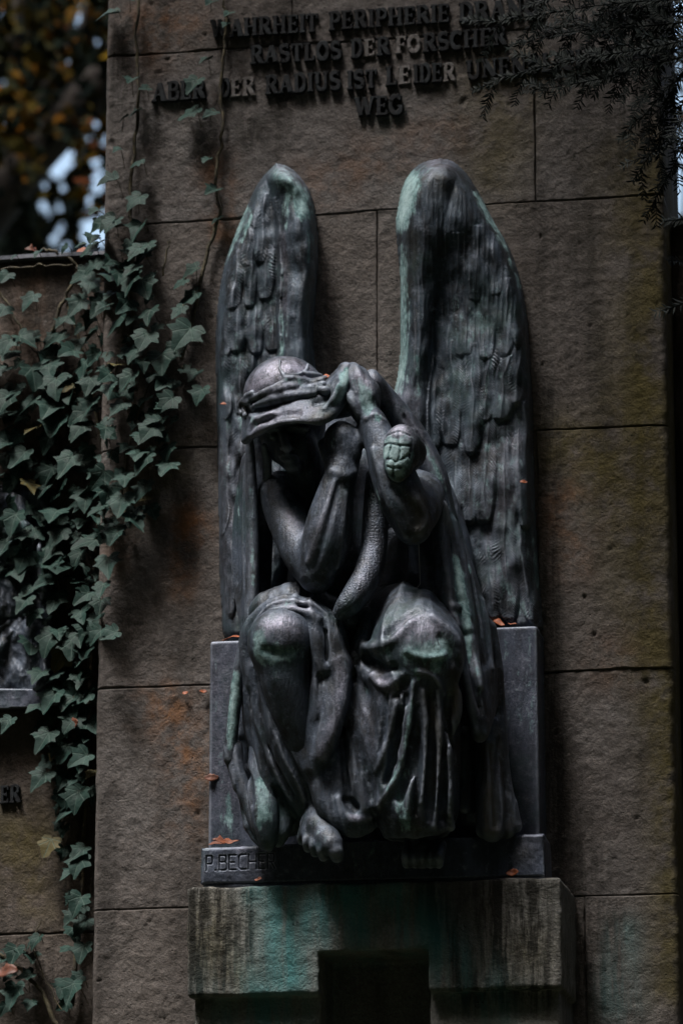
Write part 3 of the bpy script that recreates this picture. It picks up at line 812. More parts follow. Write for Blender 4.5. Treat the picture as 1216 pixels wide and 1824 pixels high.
# -------- wing rising from the near shoulder (right in the photo)
OR = [(783, 282), (806, 287), (830, 308), (852, 342), (880, 395), (906, 440), (924, 490), (936, 550), (942, 610), (946, 680), (949, 760), (951, 840), (953, 900),
      (956, 960), (960, 1030), (965, 1090), (962, 1125), (900, 1140), (820, 1100), (730, 1000), (690, 860), (684, 760), (692, 710), (703, 690), (711, 640), (713, 580), (712, 500), (707, 440), (704, 400), (708, 370), (716, 335), (730, 308), (752, 290)]
def wing_right(X, Y, sd):
    D = dome(sd, 34, 0.10) - 0.004
    cx = np.interp(Y, [285, 330, 400, 480, 560, 640, 700, 800], [775, 752, 738, 738, 738, 736, 726, 722])
    wd = np.interp(Y, [285, 330, 420, 640, 800], [52, 56, 50, 40, 44])
    roll = np.clip(1 - ((X - cx) / wd) ** 2, 0, 1) ** 0.7
    D = D + 0.030 * roll ** 1.5 * np.clip(sd / 12, 0, 1) ** 0.5 * np.interp(Y, [285, 320, 640, 760, 900], [.7, 1, .8, .6, .2])
    D = D + 0.045 * np.exp(-((X - 800) / 70) ** 2 - ((Y - 370) / 110) ** 2) * np.clip(sd / 14, 0, 1)
    D = D - 0.014 * np.exp(-((X - 792) / 30) ** 2) * np.interp(Y, [420, 560, 800, 900], [0, 1, 1, 0])
    D = D + 0.014 * fbm(X / 70, Y / 110, 3, 23) * np.clip(sd / 20, 0, 1)
    base = D.copy()
    F = [((862, 900), (884, 1108), 22, .010, .02), ((896, 780), (906, 1114), 27, .012, .01), ((926, 930), (946, 1112), 19, .011, .01), ((948, 800), (957, 1105), 12, .010, 0),
         ((932, 730), (937, 946), 21, .014, 0), ((868, 740), (858, 938), 24, .017, 0), ((835, 760), (836, 935), 22, .014, 0), ((805, 740), (810, 920), 18, .012, 0),
         ((905, 640), (887, 757), 22, .020, .02), ((928, 600), (914, 729), 17, .018, 0), ((942, 640), (940, 740), 9, .010, 0), ((872, 610), (858, 760), 20, .018, 0), ((842, 620), (838, 818), 22, .020, 0), ((806, 610), (802, 800), 22, .014, 0), ((770, 640), (775, 800), 18, .012, 0),
         ((930, 520), (922, 620), 13, .012, 0), ((905, 500), (893, 640), 18, .014, 0), ((870, 490), (862, 640), 20, .016, 0), ((835, 500), (826, 640), 21, .014, 0), ((800, 520), (796, 660), 20, .010, 0),
         ((880, 420), (874, 530), 17, .010, 0), ((850, 410), (846, 540), 18, .010, 0), ((815, 420), (812, 560), 20, .008, 0)]
    keepout = np.clip((X - cx - wd * 0.6) / 10, 0, 1)
    for a, b, w, l, cv in F:
        D = np.maximum(D, base + feather(D, X, Y, a, b, w, l * (0.8 if b[1] > 780 else 0.5), 5.0, cv, 0.0010 if b[1] > 720 else 0.0003) * np.clip(sd / 8, 0, 1) * keepout - (1 - keepout))
    D = D + 0.0004 * np.sin(X / 1.3 + 3 * fbm(X / 30, Y / 60, 2, 8)) * np.clip(sd / 10, 0, 1) * np.interp(Y, [300, 360, 620, 720], [0, 1, 1, 0])
    D = D + 0.0015 * fbm(X / 11, Y / 80, 2, 4) * np.clip(sd / 10, 0, 1)
    D = D + 0.006 * fbm(X / 26, Y / 50, 2, 43) * np.clip(sd / 14, 0, 1)
    return np.where(sd < 1.0, -0.01, D)
pr = px_mask([[(732, 320, 20, 1.1), (722, 365, 18, 1.3), (714, 400, 14, 1.1)], [(718, 480, 10, .9), (718, 600, 11, .9), (712, 670, 13, 1.2)], [(840, 560, 50, .25), (880, 720, 60, .25), (900, 950, 60, .3)], [(735, 312, 14, .8), (724, 345, 15, 1), (716, 385, 14, 1), (712, 405, 12, .8)], [(717, 440, 7, .7), (719, 520, 8, .8), (718, 600, 8, .8), (713, 660, 11, 1), (706, 690, 14, 1)], [(742, 640, 8, .6), (745, 700, 8, .6)],
              [(848, 345, 6, .8), (872, 392, 7, .9), (890, 420, 6, .7), (915, 480, 5, .5), (928, 510, 7, .7)], [(935, 560, 4, .6)], [(880, 990, 10, .4), (905, 1060, 14, .6), (935, 1090, 10, .4)], [(950, 960, 4, .6), (956, 1050, 5, .7)],
              [(820, 540, 20, .25), (850, 600, 25, .3)], [(760, 300, 12, .4)], [(890, 900, 30, .25)]])
WR, _ = hfield('wing', OR, wing_right, 1.6, M_WING, bronze_angel, -0.012,
               lambda X, Y, s: {'patina': pr(X, Y), 'ochre': px_mask([[(735, 420, 14, .4), (730, 520, 10, .3)], [(790, 330, 30, .25)]])(X, Y),
                                'dust_light': px_mask([[(770, 290, 14, .5), (800, 290, 12, .4)], [(715, 700, 22, .5), (735, 720, 20, .4)], [(920, 720, 25, .3), (905, 860, 40, .25), (890, 1000, 40, .25), (930, 1080, 30, .25)]])(X, Y)})

# -------- slab behind the figure and the base slab with the cut name
SD_ = 0.125
sv = Vol((W(372, 1300, SD_)[0] - .03, -0.36, W(600, 1580, .3)[2] - .04), (W(966, 1300, SD_)[0] + .04, 0.02, W(660, 1100, SD_)[2] + .04), 0.005)
SX0, SX1 = W(372, 1320, SD_)[0], W(958, 1300, SD_)[0]
sv.box3((SX0, -SD_, W(600, 1560, .3)[2]), (W(520, 1140, SD_)[0], 0.01, W(400, 1141, SD_)[2]), 0.004)
sv.box3((W(500, 1140, SD_)[0], -SD_ - .001, W(600, 1560, .3)[2]), (SX1, 0.01, W(910, 1116, SD_)[2]), 0.004)
sV, sQ = sv.mesh(1)
o = link_mesh('back_slab', sV, sQ, M_SLAB, bronze_angel, True, {'patina': flatmask(sV, [[(408, 1420, 10, .6), (407, 1500, 8, .5)], [(384, 1160, 5, .4), (385, 1300, 4, .3)], [(420, 1160, 5, .35), (418, 1260, 4, .3)], [(395, 1330, 6, .3), (394, 1480, 5, .4)], [(900, 1130, 5, .3), (903, 1300, 5, .3)], [(925, 1200, 6, .25), (926, 1450, 5, .3)], [(952, 1130, 5, .4), (956, 1400, 4, .3)], [(940, 1150, 10, .3), (945, 1300, 10, .3)], [(430, 1420, 6, .5)]], SD_), 'ochre': np.zeros(len(sV)),
                                                               'dust_light': flatmask(sV, [[(390, 1200, 60, .28), (395, 1400, 60, .22)], [(930, 1200, 60, .12), (940, 1400, 60, .16)]], SD_)})
BD = 0.262
BZT, BZB = W(420, 1507, BD)[2], CZT - 0.002
bx0, bx1 = W(359, 1530, BD)[0], W(969, 1530, BD)[0]
bv = Vol((bx0 - .02, -BD - .02, BZB - .02), (bx1 + .02, -SD_ + .05, BZT + .05), 0.0034)
bv.box3((bx0 + .003, -BD + .004, BZB), (bx1 - .003, -SD_ + .02, BZT - .001), 0.005)
bv.box3((W(880, 1490, BD)[0], -BD + .03, BZB), (bx1 - .004, -SD_ + .02, BZT + .012), 0.006)
X, Y, Z = bv.grid((0, 0, 0), bv.n)
bv.F += (0.003 * fbm(X * 9 + Y * 2, Z * 9 + Y * 5, 3, 91)).astype(np.float32)
def cut(strokes, x, y, w, h, dy):
    for st in strokes:
        pts = [(x + p[0] * w, y + dy * p[0] * w - p[1] * h, BD + 0.0015, 1.75) for p in st]
        bv.brush([(p[0], p[1], 1.9) for p in pts], 0.5, 'sub', .1, 3)
CUT = {'P': [[(0, 0), (0, 1), (.7, 1), (.8, .85), (.8, .6), (.7, .45), (0, .45)]], '.': [[(.1, 0), (.2, .02)]], 'B': [[(0, 0), (0, 1), (.7, 1), (.8, .8), (.7, .55), (0, .55)], [(.7, .55), (.85, .4), (.85, .1), (.7, 0), (0, 0)]],
       'E': [[(.8, 1), (0, 1), (0, 0), (.8, 0)], [(0, .5), (.6, .5)]], 'C': [[(.85, 1), (.2, 1), (0, .85), (0, .15), (.2, 0), (.85, 0)]], 'H': [[(0, 0), (0, 1)], [(.9, 0), (.9, 1)], [(0, .5), (.9, .5)]],
       'R': [[(0, 0), (0, 1), (.7, 1), (.8, .85), (.8, .6), (.7, .45), (0, .45)], [(.4, .45), (.85, 0)]]}
cx_ = 368
NAME = []
for ch, w in (('P', 13), ('.', 5), ('B', 15), ('E', 15), ('C', 15), ('H', 16), ('E', 14), ('R', 14)):
    NAME += [[(cx_ + p[0] * w, 1551 - 0.04 * (cx_ + p[0] * w - 368) - p[1] * 26) for p in st] for st in CUT[ch]]; cx_ += w + (3 if ch == '.' else 2.2)
def base_front(X, Y, sd):
    D = BD + dome(sd, 5, 0.006) - .006 + 0.0028 * fbm(X / 60, Y / 40, 3, 91) + 0.0007 * fbm(X / 9, Y / 9, 3, 92)
    g = np.full(X.shape, 99.0)
    for st in NAME:
        for a, b in zip(st, st[1:]):
            a, b = np.array(a), np.array(b); d = b - a
            t = np.clip(((X - a[0]) * d[0] + (Y - a[1]) * d[1]) / max(d @ d, 1e-9), 0, 1)
            g = np.minimum(g, np.hypot(X - a[0] - t * d[0], Y - a[1] - t * d[1]))
    D = D - 0.0042 * np.clip((1.7 - g) / 1.2, 0, 1)
    return np.where(sd < .5, BD - .02, D)
hfield('base_front', [(360, 1512), (600, 1500), (968, 1486), (970, 1561), (359, 1575)], base_front, 1.0, M_SLAB, bronze_angel, BD - .02,
       lambda X, Y, s_: {'patina': px_mask([[(660, 1540, 60, .15)]])(X, Y), 'ochre': px_mask([[(930, 1520, 20, .4)]])(X, Y), 'dust_light': px_mask([[(430, 1510, 12, .4)], [(500, 1540, 80, .12), (620, 1540, 60, .14)], [(940, 1490, 30, .2)]])(X, Y)}, False)
bV, bQ = bv.mesh(0)
o = link_mesh('base_slab', bV, bQ, M_SLAB, bronze_angel, True, {'patina': flatmask(bV, [[(660, 1540, 60, .2)]], BD), 'ochre': flatmask(bV, [[(930, 1520, 20, .4)]], BD), 'dust_light': flatmask(bV, [[(430, 1503, 14, .4)], [(500, 1540, 80, .14), (620, 1540, 60, .14)], [(940, 1500, 30, .2)]], BD)})

def crease(v, amp, seed, ztop=99.0):
    """fine hanging creases in cast cloth: narrow ridges that run down and drift sideways"""
    X = v.ax[0][:, None]; Z = v.ax[2][None, :]
    q = X * 17 + 0.9 * fbm(X * 5 + 0 * Z, Z * 4 + 0 * X, 3, seed) + 0.5 * Z
    r = 1 - 2.6 * np.abs(fbm(q, Z * 3.2 + X * 2, 3, seed + 11))
    f = amp * np.clip(r, -.6, 1) * (0.35 + 0.65 * np.clip(0.5 + 1.5 * fbm(X * 6, Z * 5, 2, seed + 20), 0, 1))
    f = f * np.where(Z > ztop, 0.25, 1.0)
    v.F -= f[:, None, :].astype(np.float32)

# ------------------------------------------------------------------ body: head, torso, arms, hands, bared leg, feet - one skin
LO = np.minimum.reduce([W(395, 1545, 0), W(395, 1545, .6), W(395, 620, 0), W(395, 620, .6)])
HI = np.maximum.reduce([W(935, 1545, 0), W(935, 1545, .6), W(935, 620, 0), W(935, 620, .6)])
LO[1], HI[1] = -0.66, 0.0
B = Vol(LO, HI, 0.0038)
# torso, neck, hips
B.ell((612, 985, .12), (90, 60, 150), 10)
B.ell((640, 1100, .13), (125, 80, 70), 30)
B.ell((500, 880, .27), (38, 36, 42), 30)                       # shoulder
B.ell((540, 895, .21), (55, 40, 55), 30)
B.ell((735, 860, .16), (38, 40, 50), 30)
B.tube([(560, 880, .27, 34), (545, 830, .33, 32)], 20)          # neck
# head bowed, seen from below the brim
B.ell((520, 755, .285), (60, 66, 82), 8, tilt=-18)
B.ell((526, 800, .345), (40, 40, 38), 14)                       # jaw
B.tube([(505, 768, .385, 8), (508, 786, .408, 8), (511, 798, .415, 9)], 7)    # nose
B.ell((502, 799, .40), (5, 6, 4), 4); B.ell((520, 799, .40), (5, 6, 4), 4)     # nostril wings
B.tube([(478, 766, .375, 6), (500, 761, .392, 6), (545, 764, .385, 6)], 8)      # brow
B.ell((488, 778, .374), (9, 5, 6), 3); B.ell((536, 779, .376), (10, 5, 6), 3)   # closed lids
B.tube([(498, 813, .396, 3.5), (513, 811, .404, 4.5), (530, 814, .396, 3.5)], 4)   # lips
B.tube([(502, 819, .394, 3.5), (515, 820, .40, 5), (529, 819, .393, 3.5)], 4)
B.ell((522, 832, .378), (16, 15, 11), 10)                        # chin
# arm propping the chin (left in the photo)
B.tube([(497, 882, .29, 36), (515, 935, .34, 35), (540, 990, .39, 35), (562, 1022, .42, 31)], 14)
B.tube([(566, 1022, .425, 30), (577, 985, .43, 41), (585, 940, .435, 41), (596, 885, .435, 33), (610, 838, .435, 27)], 12)
B.ell((563, 1037, .425), (22, 20, 14), 10)
B.brush([(548, 1000, 3), (572, 930, 4), (596, 860, 4)], 8, lift=-.2)
B.brush([(600, 1010, 3), (610, 940, 4), (615, 880, 4)], 8, lift=.0)
B.brush([(560, 1010, 3), (585, 930, 3), (603, 860, 3)], 5, 'sub', .4)
# back of its hand, wrist bent, knuckles up against the cheek
B.ell((612, 800, .43), (31, 27, 42), 14, rot=-8)
B.ell((606, 776, .435), (25, 25, 22), 12)
for p in ([(596, 800, .438, 9), (592, 778, .436, 9.5), (594, 768, .415, 9), (598, 762, .38, 8)], [(609, 800, .445, 9.5), (606, 774, .446, 10), (606, 762, .425, 9.5), (606, 758, .39, 8)],
          [(622, 802, .445, 9), (620, 777, .446, 9.5), (619, 766, .425, 9), (616, 761, .39, 8)], [(634, 808, .445, 8), (633, 786, .446, 8.5), (631, 776, .425, 8), (627, 768, .39, 7)],
          [(590, 830, .44, 10), (580, 808, .435, 9), (573, 790, .42, 8)]):
    B.tube(p, 12)
B.brush([(592, 840, 4), (612, 848, 4), (630, 842, 3)], 14, lift=-.5)
# raised arm with the elbow towards us (right in the photo)
B.tube([(735, 830, .16, 38), (752, 868, .30, 38), (748, 908, .41, 36), (737, 935, .45, 29)], 14)
B.tube([(734, 938, .46, 29), (716, 890, .465, 40), (698, 840, .465, 38), (678, 788, .455, 29), (663, 752, .445, 25)], 14)
B.ell((735, 948, .455), (24, 22, 18), 10)
B.brush([(664, 800, 4), (690, 890, 4), (722, 955, 4)], 8, lift=-.1)
B.brush([(700, 870, 5), (730, 900, 5), (740, 935, 4)], 10, 'sub', .7)
B.brush([(742, 890, 6), (757, 925, 6), (748, 950, 5)], 10, lift=-.2)
# hand gathering the cloth above the brow
B.ell((649, 712, .445), (28, 22, 40), 12, rot=14)
for p in ([(636, 700, .462, 8.5), (627, 672, .455, 9), (622, 656, .43, 8.5), (612, 662, .405, 7.5), (603, 676, .41, 6)], [(648, 698, .465, 9), (638, 668, .455, 9.5), (630, 654, .43, 9), (620, 658, .40, 8)],
          [(660, 704, .46, 8.5), (652, 676, .448, 9), (643, 661, .425, 8.5), (630, 660, .395, 8)], [(669, 716, .45, 8), (664, 692, .438, 8), (656, 678, .415, 7.5), (645, 672, .39, 7)],
          [(640, 738, .462, 9), (628, 716, .468, 8.5), (618, 700, .458, 7.5), (611, 690, .445, 6.5)]):
    B.tube(p, 5)
B.brush([(643, 712, 2), (633, 676, 2)], 3, 'sub', .5); B.brush([(656, 716, 2), (646, 680, 2)], 3, 'sub', .5)
B.brush([(652, 745, 4), (668, 738, 4), (684, 748, 3)], 6, lift=.0)
# legs: bared knee, shin and foot; the other leg under the skirt
B.tube([(590, 1130, .16, 75), (540, 1130, .33, 68), (503, 1140, .43, 54)], 10)
B.tube([(720, 1140, .16, 70), (738, 1150, .30, 60), (742, 1165, .36, 46)], 10)
B.ell((501, 1146, .425), (54, 44, 52), 24)
B.tube([(502, 1165, .43, 46), (512, 1225, .42, 42), (530, 1300, .40, 33), (548, 1370, .375, 25), (560, 1430, .35, 22), (566, 1465, .34, 22)], 16)
B.ell((497, 1128, .46), (30, 22, 18), 14); B.tube([(470, 1165, .44, 6), (495, 1175, .455, 7), (530, 1168, .45, 6)], 10)
B.brush([(470, 1158, 5), (500, 1164, 5), (535, 1158, 4)], 10, 'sub', .7)
B.ell((570, 1472, .365), (31, 34, 26), 14, rot=-14)
B.tube([(566, 1462, .36, 24), (580, 1490, .40, 24), (590, 1503, .42, 20)], 12)
B.tube([(550, 1470, .36, 14), (548, 1486, .38, 14)], 10)
for p in ([(541, 1478, .375, 8.5), (537, 1490, .375, 8), (537, 1499, .365, 7)], [(549, 1482, .385, 9), (547, 1498, .40, 9), (548, 1511, .39, 8)], [(559, 1486, .395, 9.5), (559, 1505, .413, 9.5), (561, 1519, .40, 8.5)],
          [(571, 1490, .405, 10), (573, 1512, .423, 10), (576, 1526, .41, 9)], [(590, 1496, .41, 13), (597, 1514, .428, 14), (600, 1525, .42, 12)]):
    B.tube(p, 3)
# far foot in the shade of the skirt
B.tube([(745, 1440, .33, 30), (752, 1500, .31, 30), (752, 1522, .33, 25)], 12)
for x in (724, 739, 753, 767, 781): B.tube([(x + 4, 1505, .33, 10), (x, 1526, .352, 10), (x, 1539, .342, 8.5)], 3)
BV, BQ = B.mesh(2)

# ------------------------------------------------------------------ hooded cloak
C = Vol(LO, HI, 0.0038)
C.ell((508, 708, .35), (74, 84, 72), 6, rot=-6)                 # crown of the hood
EDGE = [(438, 784, .405), (452, 773, .43), (476, 763, .46), (506, 756, .48), (540, 752, .49), (572, 749, .488), (592, 738, .475), (607, 715, .462), (616, 688, .45), (620, 660, .435)]
WRTH = [(440, 730, .36), (458, 726, .40), (480, 720, .425), (510, 712, .44), (540, 704, .445), (566, 698, .442), (582, 690, .44), (592, 680, .435), (602, 668, .43), (613, 656, .425)]
C.sheet(WRTH, EDGE, 7, 8, 9, 0.004)
C.tube([(452, 735, .35, 20), (500, 716, .40, 28), (560, 700, .40, 26), (595, 686, .41, 16)], 16)
C.tube([(540, 705, .30, 40), (600, 716, .30, 30), (645, 706, .33, 22), (655, 684, .37, 12)], 16)
C.tube([(596, 712, .47, 12), (606, 690, .465, 14), (611, 672, .455, 11), (617, 656, .44, 6)], 8)
C.tube([(560, 712, .45, 14), (590, 700, .45, 14), (606, 676, .44, 12)], 14)
C.ell((527, 812, .45), (76, 74, 54), 8, 'sub')
C.tube([(438, 806, .42, 15), (455, 796, .46, 15), (478, 785, .49, 15), (507, 777, .505, 15), (541, 774, .515, 15), (575, 771, .515, 15), (602, 758, .505, 15), (622, 730, .49, 15), (636, 697, .47, 13)], 2, 'sub')
C.ell((548, 850, .40), (72, 60, 80), 10, 'sub')
C.brush([(562, 718, 5), (580, 712, 5), (592, 690, 4), (600, 676, 3)], 6, 'sub', .6)
C.brush([(578, 728, 4), (592, 712, 4), (603, 688, 3)], 6, lift=.2)
C.brush([(444, 768, 3), (462, 752, 3), (486, 748, 3)], 5, 'sub', .3)
C.brush([(448, 752, 3), (470, 742, 4), (498, 738, 3)], 6, lift=.4)
C.brush([(470, 746, 3), (500, 738, 4), (530, 736, 4)], 10, 'sub', .7)
C.brush([(446, 740, 3), (462, 745, 4), (486, 735, 3)], 6, lift=.1)
# back of the cloak and its fall on the left
C.tube([(620, 850, .07, 110), (650, 930, .07, 130), (650, 1040, .07, 140)], 30)
C.tube([(470, 740, .24, 30), (462, 800, .22, 24), (460, 900, .2, 26), (458, 1000, .19, 26), (455, 1120, .2, 24)], 14)
C.tube([(445, 785, .345, 7), (447, 830, .33, 9), (449, 900, .32, 10), (450, 980, .32, 11), (449, 1060, .33, 12), (445, 1110, .34, 10), (438, 1140, .34, 9)], 10)
C.tube([(438, 818, .24, 4), (430, 870, .24, 7), (425, 930, .24, 9), (422, 990, .24, 9), (421, 1015, .245, 8), (428, 1065, .26, 9), (436, 1110, .29, 9), (440, 1140, .31, 8)], 10)
C.tube([(470, 795, .36, 6), (476, 830, .33, 8), (474, 870, .3, 7)], 8)
C.sheet([(438, 818, .24), (428, 880, .24), (421, 975, .24), (421, 1015, .245), (428, 1065, .26), (440, 1140, .31)], [(446, 800, .335), (447, 850, .325), (449, 920, .318), (450, 1000, .32), (448, 1070, .33), (441, 1140, .335)], 6, 6, 6, -.01)
C.tube([(437, 1130, .34, 9), (428, 1180, .34, 10), (420, 1240, .33, 11), (413, 1310, .32, 11), (410, 1350, .315, 10)], 8)
C.tube([(450, 1150, .28, 22), (445, 1250, .26, 28), (445, 1340, .25, 30), (450, 1400, .25, 24)], 14)
C.tube([(412, 1335, .315, 9), (418, 1372, .31, 10), (432, 1392, .30, 10), (438, 1430, .30, 11), (446, 1470, .31, 11)], 8)
C.tube([(462, 1330, .31, 18), (465, 1400, .325, 24), (472, 1450, .335, 25), (478, 1490, .335, 18), (479, 1508, .335, 9)], 10)
C.tube([(446, 1470, .31, 9), (455, 1490, .315, 9), (470, 1507, .325, 7)], 8)
C.brush([(428, 1320, 6), (440, 1370, 8), (448, 1430, 6)], 8, 'sub', .5)
# the near side: a broad fall from the raised hand over the wing root down to the base
OUTE = [(662, 668, .40), (700, 710, .35), (745, 766, .32), (784, 842, .292), (799, 905, .268), (817, 965, .255), (837, 1025, .25), (855, 1085, .245), (868, 1140, .24), (879, 1205, .235)]
INNE = [(668, 692, .40), (692, 736, .36), (728, 786, .338), (764, 844, .33), (776, 900, .335), (782, 965, .345), (786, 1030, .355), (796, 1090, .37), (814, 1150, .385), (830, 1215, .385)]
C.sheet(OUTE, INNE, 13, 9, 9, 0.014)
C.sheet([(830, 1205, .385), (840, 1255, .375), (850, 1308, .345)], [(879, 1195, .24), (876, 1250, .26), (858, 1306, .33)], 10, 9, 10, 0.02)
C.brush([(812, 925, 3), (832, 1000, 4), (848, 1080, 4), (856, 1130, 4)], 5, 'sub', .3)
C.brush([(720, 742, 3), (760, 800, 4), (786, 852, 4), (798, 900, 4)], 5, 'sub', .3)
C.brush([(784, 900, 5), (792, 980, 6), (799, 1060, 7), (810, 1120, 5)], 12, lift=.1)
C.brush([(806, 930, 5), (822, 1010, 8), (832, 1080, 9), (842, 1150, 8), (852, 1220, 6)], 14, lift=.15)
C.brush([(800, 960, 4), (812, 1030, 5), (818, 1085, 4)], 7, 'sub', .4)
C.brush([(856, 1070, 4), (866, 1120, 5), (874, 1190, 4)], 9, lift=.2)
C.brush([(832, 1150, 4), (846, 1210, 4), (856, 1270, 4)], 6, 'sub', .3)
C.brush([(818, 1150, 5), (828, 1200, 7), (840, 1260, 7), (848, 1300, 4)], 12, lift=.1)
C.brush([(790, 900, 4), (805, 980, 5), (818, 1060, 5)], 10, lift=-.2)
C.brush([(800, 1110, 12), (818, 1122, 9), (828, 1128, 5)], 8, 'sub', .5)
C.brush([(806, 1080, 6), (822, 1090, 7), (835, 1120, 6)], 8, lift=.0)
C.brush([(826, 1130, 3), (838, 1190, 4), (852, 1260, 4)], 6, 'sub', .5)
C.tube([(868, 1120, .24, 14), (880, 1200, .235, 14), (888, 1300, .235, 14), (897, 1400, .245, 14), (912, 1466, .255, 13)], 8)
C.tube([(862, 1290, .25, 16), (870, 1370, .27, 22), (874, 1430, .285, 25), (876, 1478, .29, 22)], 8)
C.tube([(900, 1430, .26, 14), (903, 1480, .27, 14)], 8)
C.tube([(845, 1240, .20, 26), (842, 1350, .20, 30), (845, 1450, .20, 30)], 10)
C.tube([(828, 1300, .25, 8), (826, 1360, .25, 8), (827, 1440, .25, 8)], 6)
C.sheet([(864, 1290, .255), (866, 1400, .275), (858, 1470, .29), (856, 1480, .29)], [(884, 1290, .24), (896, 1390, .245), (914, 1455, .255), (920, 1472, .26)], 7, 9, 8)
C.brush([(876, 1330, 4), (880, 1400, 5), (884, 1470, 5)], 6, 'sub', .3)
C.brush([(888, 1320, 3), (884, 1400, 4), (890, 1460, 4)], 5, 'sub', .5)
C.tube([(640, 760, .14, 50), (700, 800, .12, 55), (740, 860, .12, 55), (785, 970, .12, 52), (800, 1100, .13, 50)], 20)
C.ell((700, 1010, .36), (66, 90, 90), 12, 'sub')
C.ell((688, 930, .38), (60, 80, 120), 12, 'sub')
C.ell((520, 1000, .40), (62, 110, 80), 12, 'sub')
crease(C, 0.0040, 5, W(600, 780, .3)[2])
CV_, CQ_ = C.mesh(1)

# ------------------------------------------------------------------ skirt over the legs
S = Vol(LO, HI, 0.0038)
# gathered round the bared knee
S.tube([(450, 1215, .37, 12), (440, 1170, .38, 13), (446, 1125, .39, 14), (470, 1092, .405, 14), (505, 1076, .415, 14), (545, 1078, .42, 14), (578, 1096, .42, 15), (596, 1130, .42, 17), (602, 1175, .42, 18), (600, 1225, .42, 20), (588, 1275, .425, 20), (572, 1330, .425, 18), (556, 1365, .42, 14)], 8)
S.tube([(462, 1200, .40, 5), (452, 1160, .415, 6), (458, 1122, .43, 6), (482, 1094, .445, 6), (515, 1086, .455, 6), (550, 1092, .455, 6), (566, 1102, .45, 7)], 6)
S.tube([(448, 1150, .39, 5), (452, 1118, .42, 5), (478, 1084, .435, 5), (515, 1073, .445, 5), (556, 1078, .445, 5), (580, 1094, .44, 5)], 5)
S.tube([(480, 1090, .34, 34), (540, 1080, .34, 40), (590, 1120, .34, 38), (600, 1220, .33, 36), (590, 1320, .32, 34), (600, 1420, .30, 34)], 14)
S.brush([(470, 1103, 3), (505, 1084, 3), (548, 1083, 3)], 3, 'sub', .4)
# folds beside the knee
S.tube([(548, 1104, .445, 8), (560, 1140, .45, 9), (566, 1190, .44, 10), (560, 1250, .43, 11), (553, 1310, .42, 11), (548, 1350, .41, 10)], 12)
S.tube([(566, 1104, .445, 5), (572, 1145, .445, 6), (574, 1180, .443, 6), (582, 1190, .442, 6), (591, 1178, .44, 6), (590, 1140, .44, 6), (582, 1106, .44, 5)], 12)
S.brush([(580, 1125, 5), (582, 1160, 6), (582, 1176, 4)], 5, 'sub', .4)
S.brush([(569, 1205, 4), (570, 1260, 5), (562, 1310, 4)], 6, 'sub', .5)
S.tube([(575, 1230, .43, 7), (571, 1252, .433, 7), (565, 1275, .43, 6)], 12)
S.tube([(610, 1180, .43, 9), (612, 1225, .435, 10), (602, 1270, .438, 11), (588, 1310, .438, 12), (574, 1345, .43, 11)], 15)
# fall to the loop above the toes
S.tube([(555, 1350, .41, 15), (566, 1395, .405, 18), (580, 1435, .40, 19), (602, 1462, .395, 18), (630, 1474, .39, 16), (655, 1472, .38, 13)], 15)
S.tube([(600, 1330, .37, 28), (605, 1400, .37, 34), (625, 1440, .37, 26)], 12)
S.tube([(603, 1425, .415, 4), (612, 1448, .415, 5), (630, 1460, .41, 5), (658, 1458, .40, 4)], 12)
S.tube([(622, 1230, .40, 8), (627, 1300, .405, 7), (632, 1360, .405, 9), (640, 1405, .405, 12), (650, 1440, .40, 12)], 14)
S.brush([(606, 1290, 6), (612, 1360, 7), (618, 1410, 7)], 8, 'sub', .4)
S.brush([(618, 1425, 8), (634, 1438, 7)], 8, 'sub', .4)
# falls outside the knee
S.tube([(448, 1190, .38, 9), (456, 1240, .375, 8), (470, 1300, .365, 7), (484, 1350, .36, 7), (494, 1390, .355, 6)], 13)
S.tube([(455, 1200, .32, 26), (470, 1280, .30, 34), (490, 1360, .29, 38), (510, 1420, .28, 36), (515, 1460, .27, 28)], 12)
S.tube([(468, 1240, .36, 5), (490, 1310, .355, 5), (516, 1370, .345, 5), (536, 1410, .335, 5)], 13)
S.tube([(462, 1280, .345, 10), (470, 1350, .345, 11), (480, 1420, .34, 11), (490, 1480, .33, 9)], 13)
S.tube([(500, 1400, .32, 10), (512, 1440, .325, 10), (508, 1480, .325, 9), (496, 1500, .32, 8)], 15)
S.brush([(462, 1240, 4), (478, 1300, 5), (500, 1370, 5), (520, 1420, 4)], 6, 'sub', .4)
# cloth drawn over the shin down to the ankle
S.tube([(504, 1225, .385, 40), (518, 1290, .375, 43), (536, 1360, .36, 40), (552, 1420, .335, 34), (560, 1450, .32, 26)], 18)
S.tube([(470, 1180, .40, 6), (474, 1240, .405, 6), (494, 1310, .405, 6), (520, 1370, .395, 6), (545, 1420, .375, 6)], 9)
S.tube([(520, 1230, .435, 5), (532, 1300, .42, 6), (548, 1370, .40, 6), (560, 1425, .375, 5)], 10)
S.tube([(456, 1250, .37, 6), (478, 1330, .375, 7), (506, 1395, .37, 7), (530, 1440, .355, 6)], 8)
S.brush([(482, 1260, 4), (502, 1320, 6), (530, 1380, 6), (548, 1420, 4)], 7, 'sub', .3)
S.brush([(470, 1300, 4), (492, 1360, 6), (518, 1415, 6)], 7, 'sub', .3)
S.tube([(420, 1330, .31, 12), (424, 1375, .315, 13), (440, 1420, .32, 14), (456, 1470, .33, 13), (470, 1500, .33, 9)], 10)
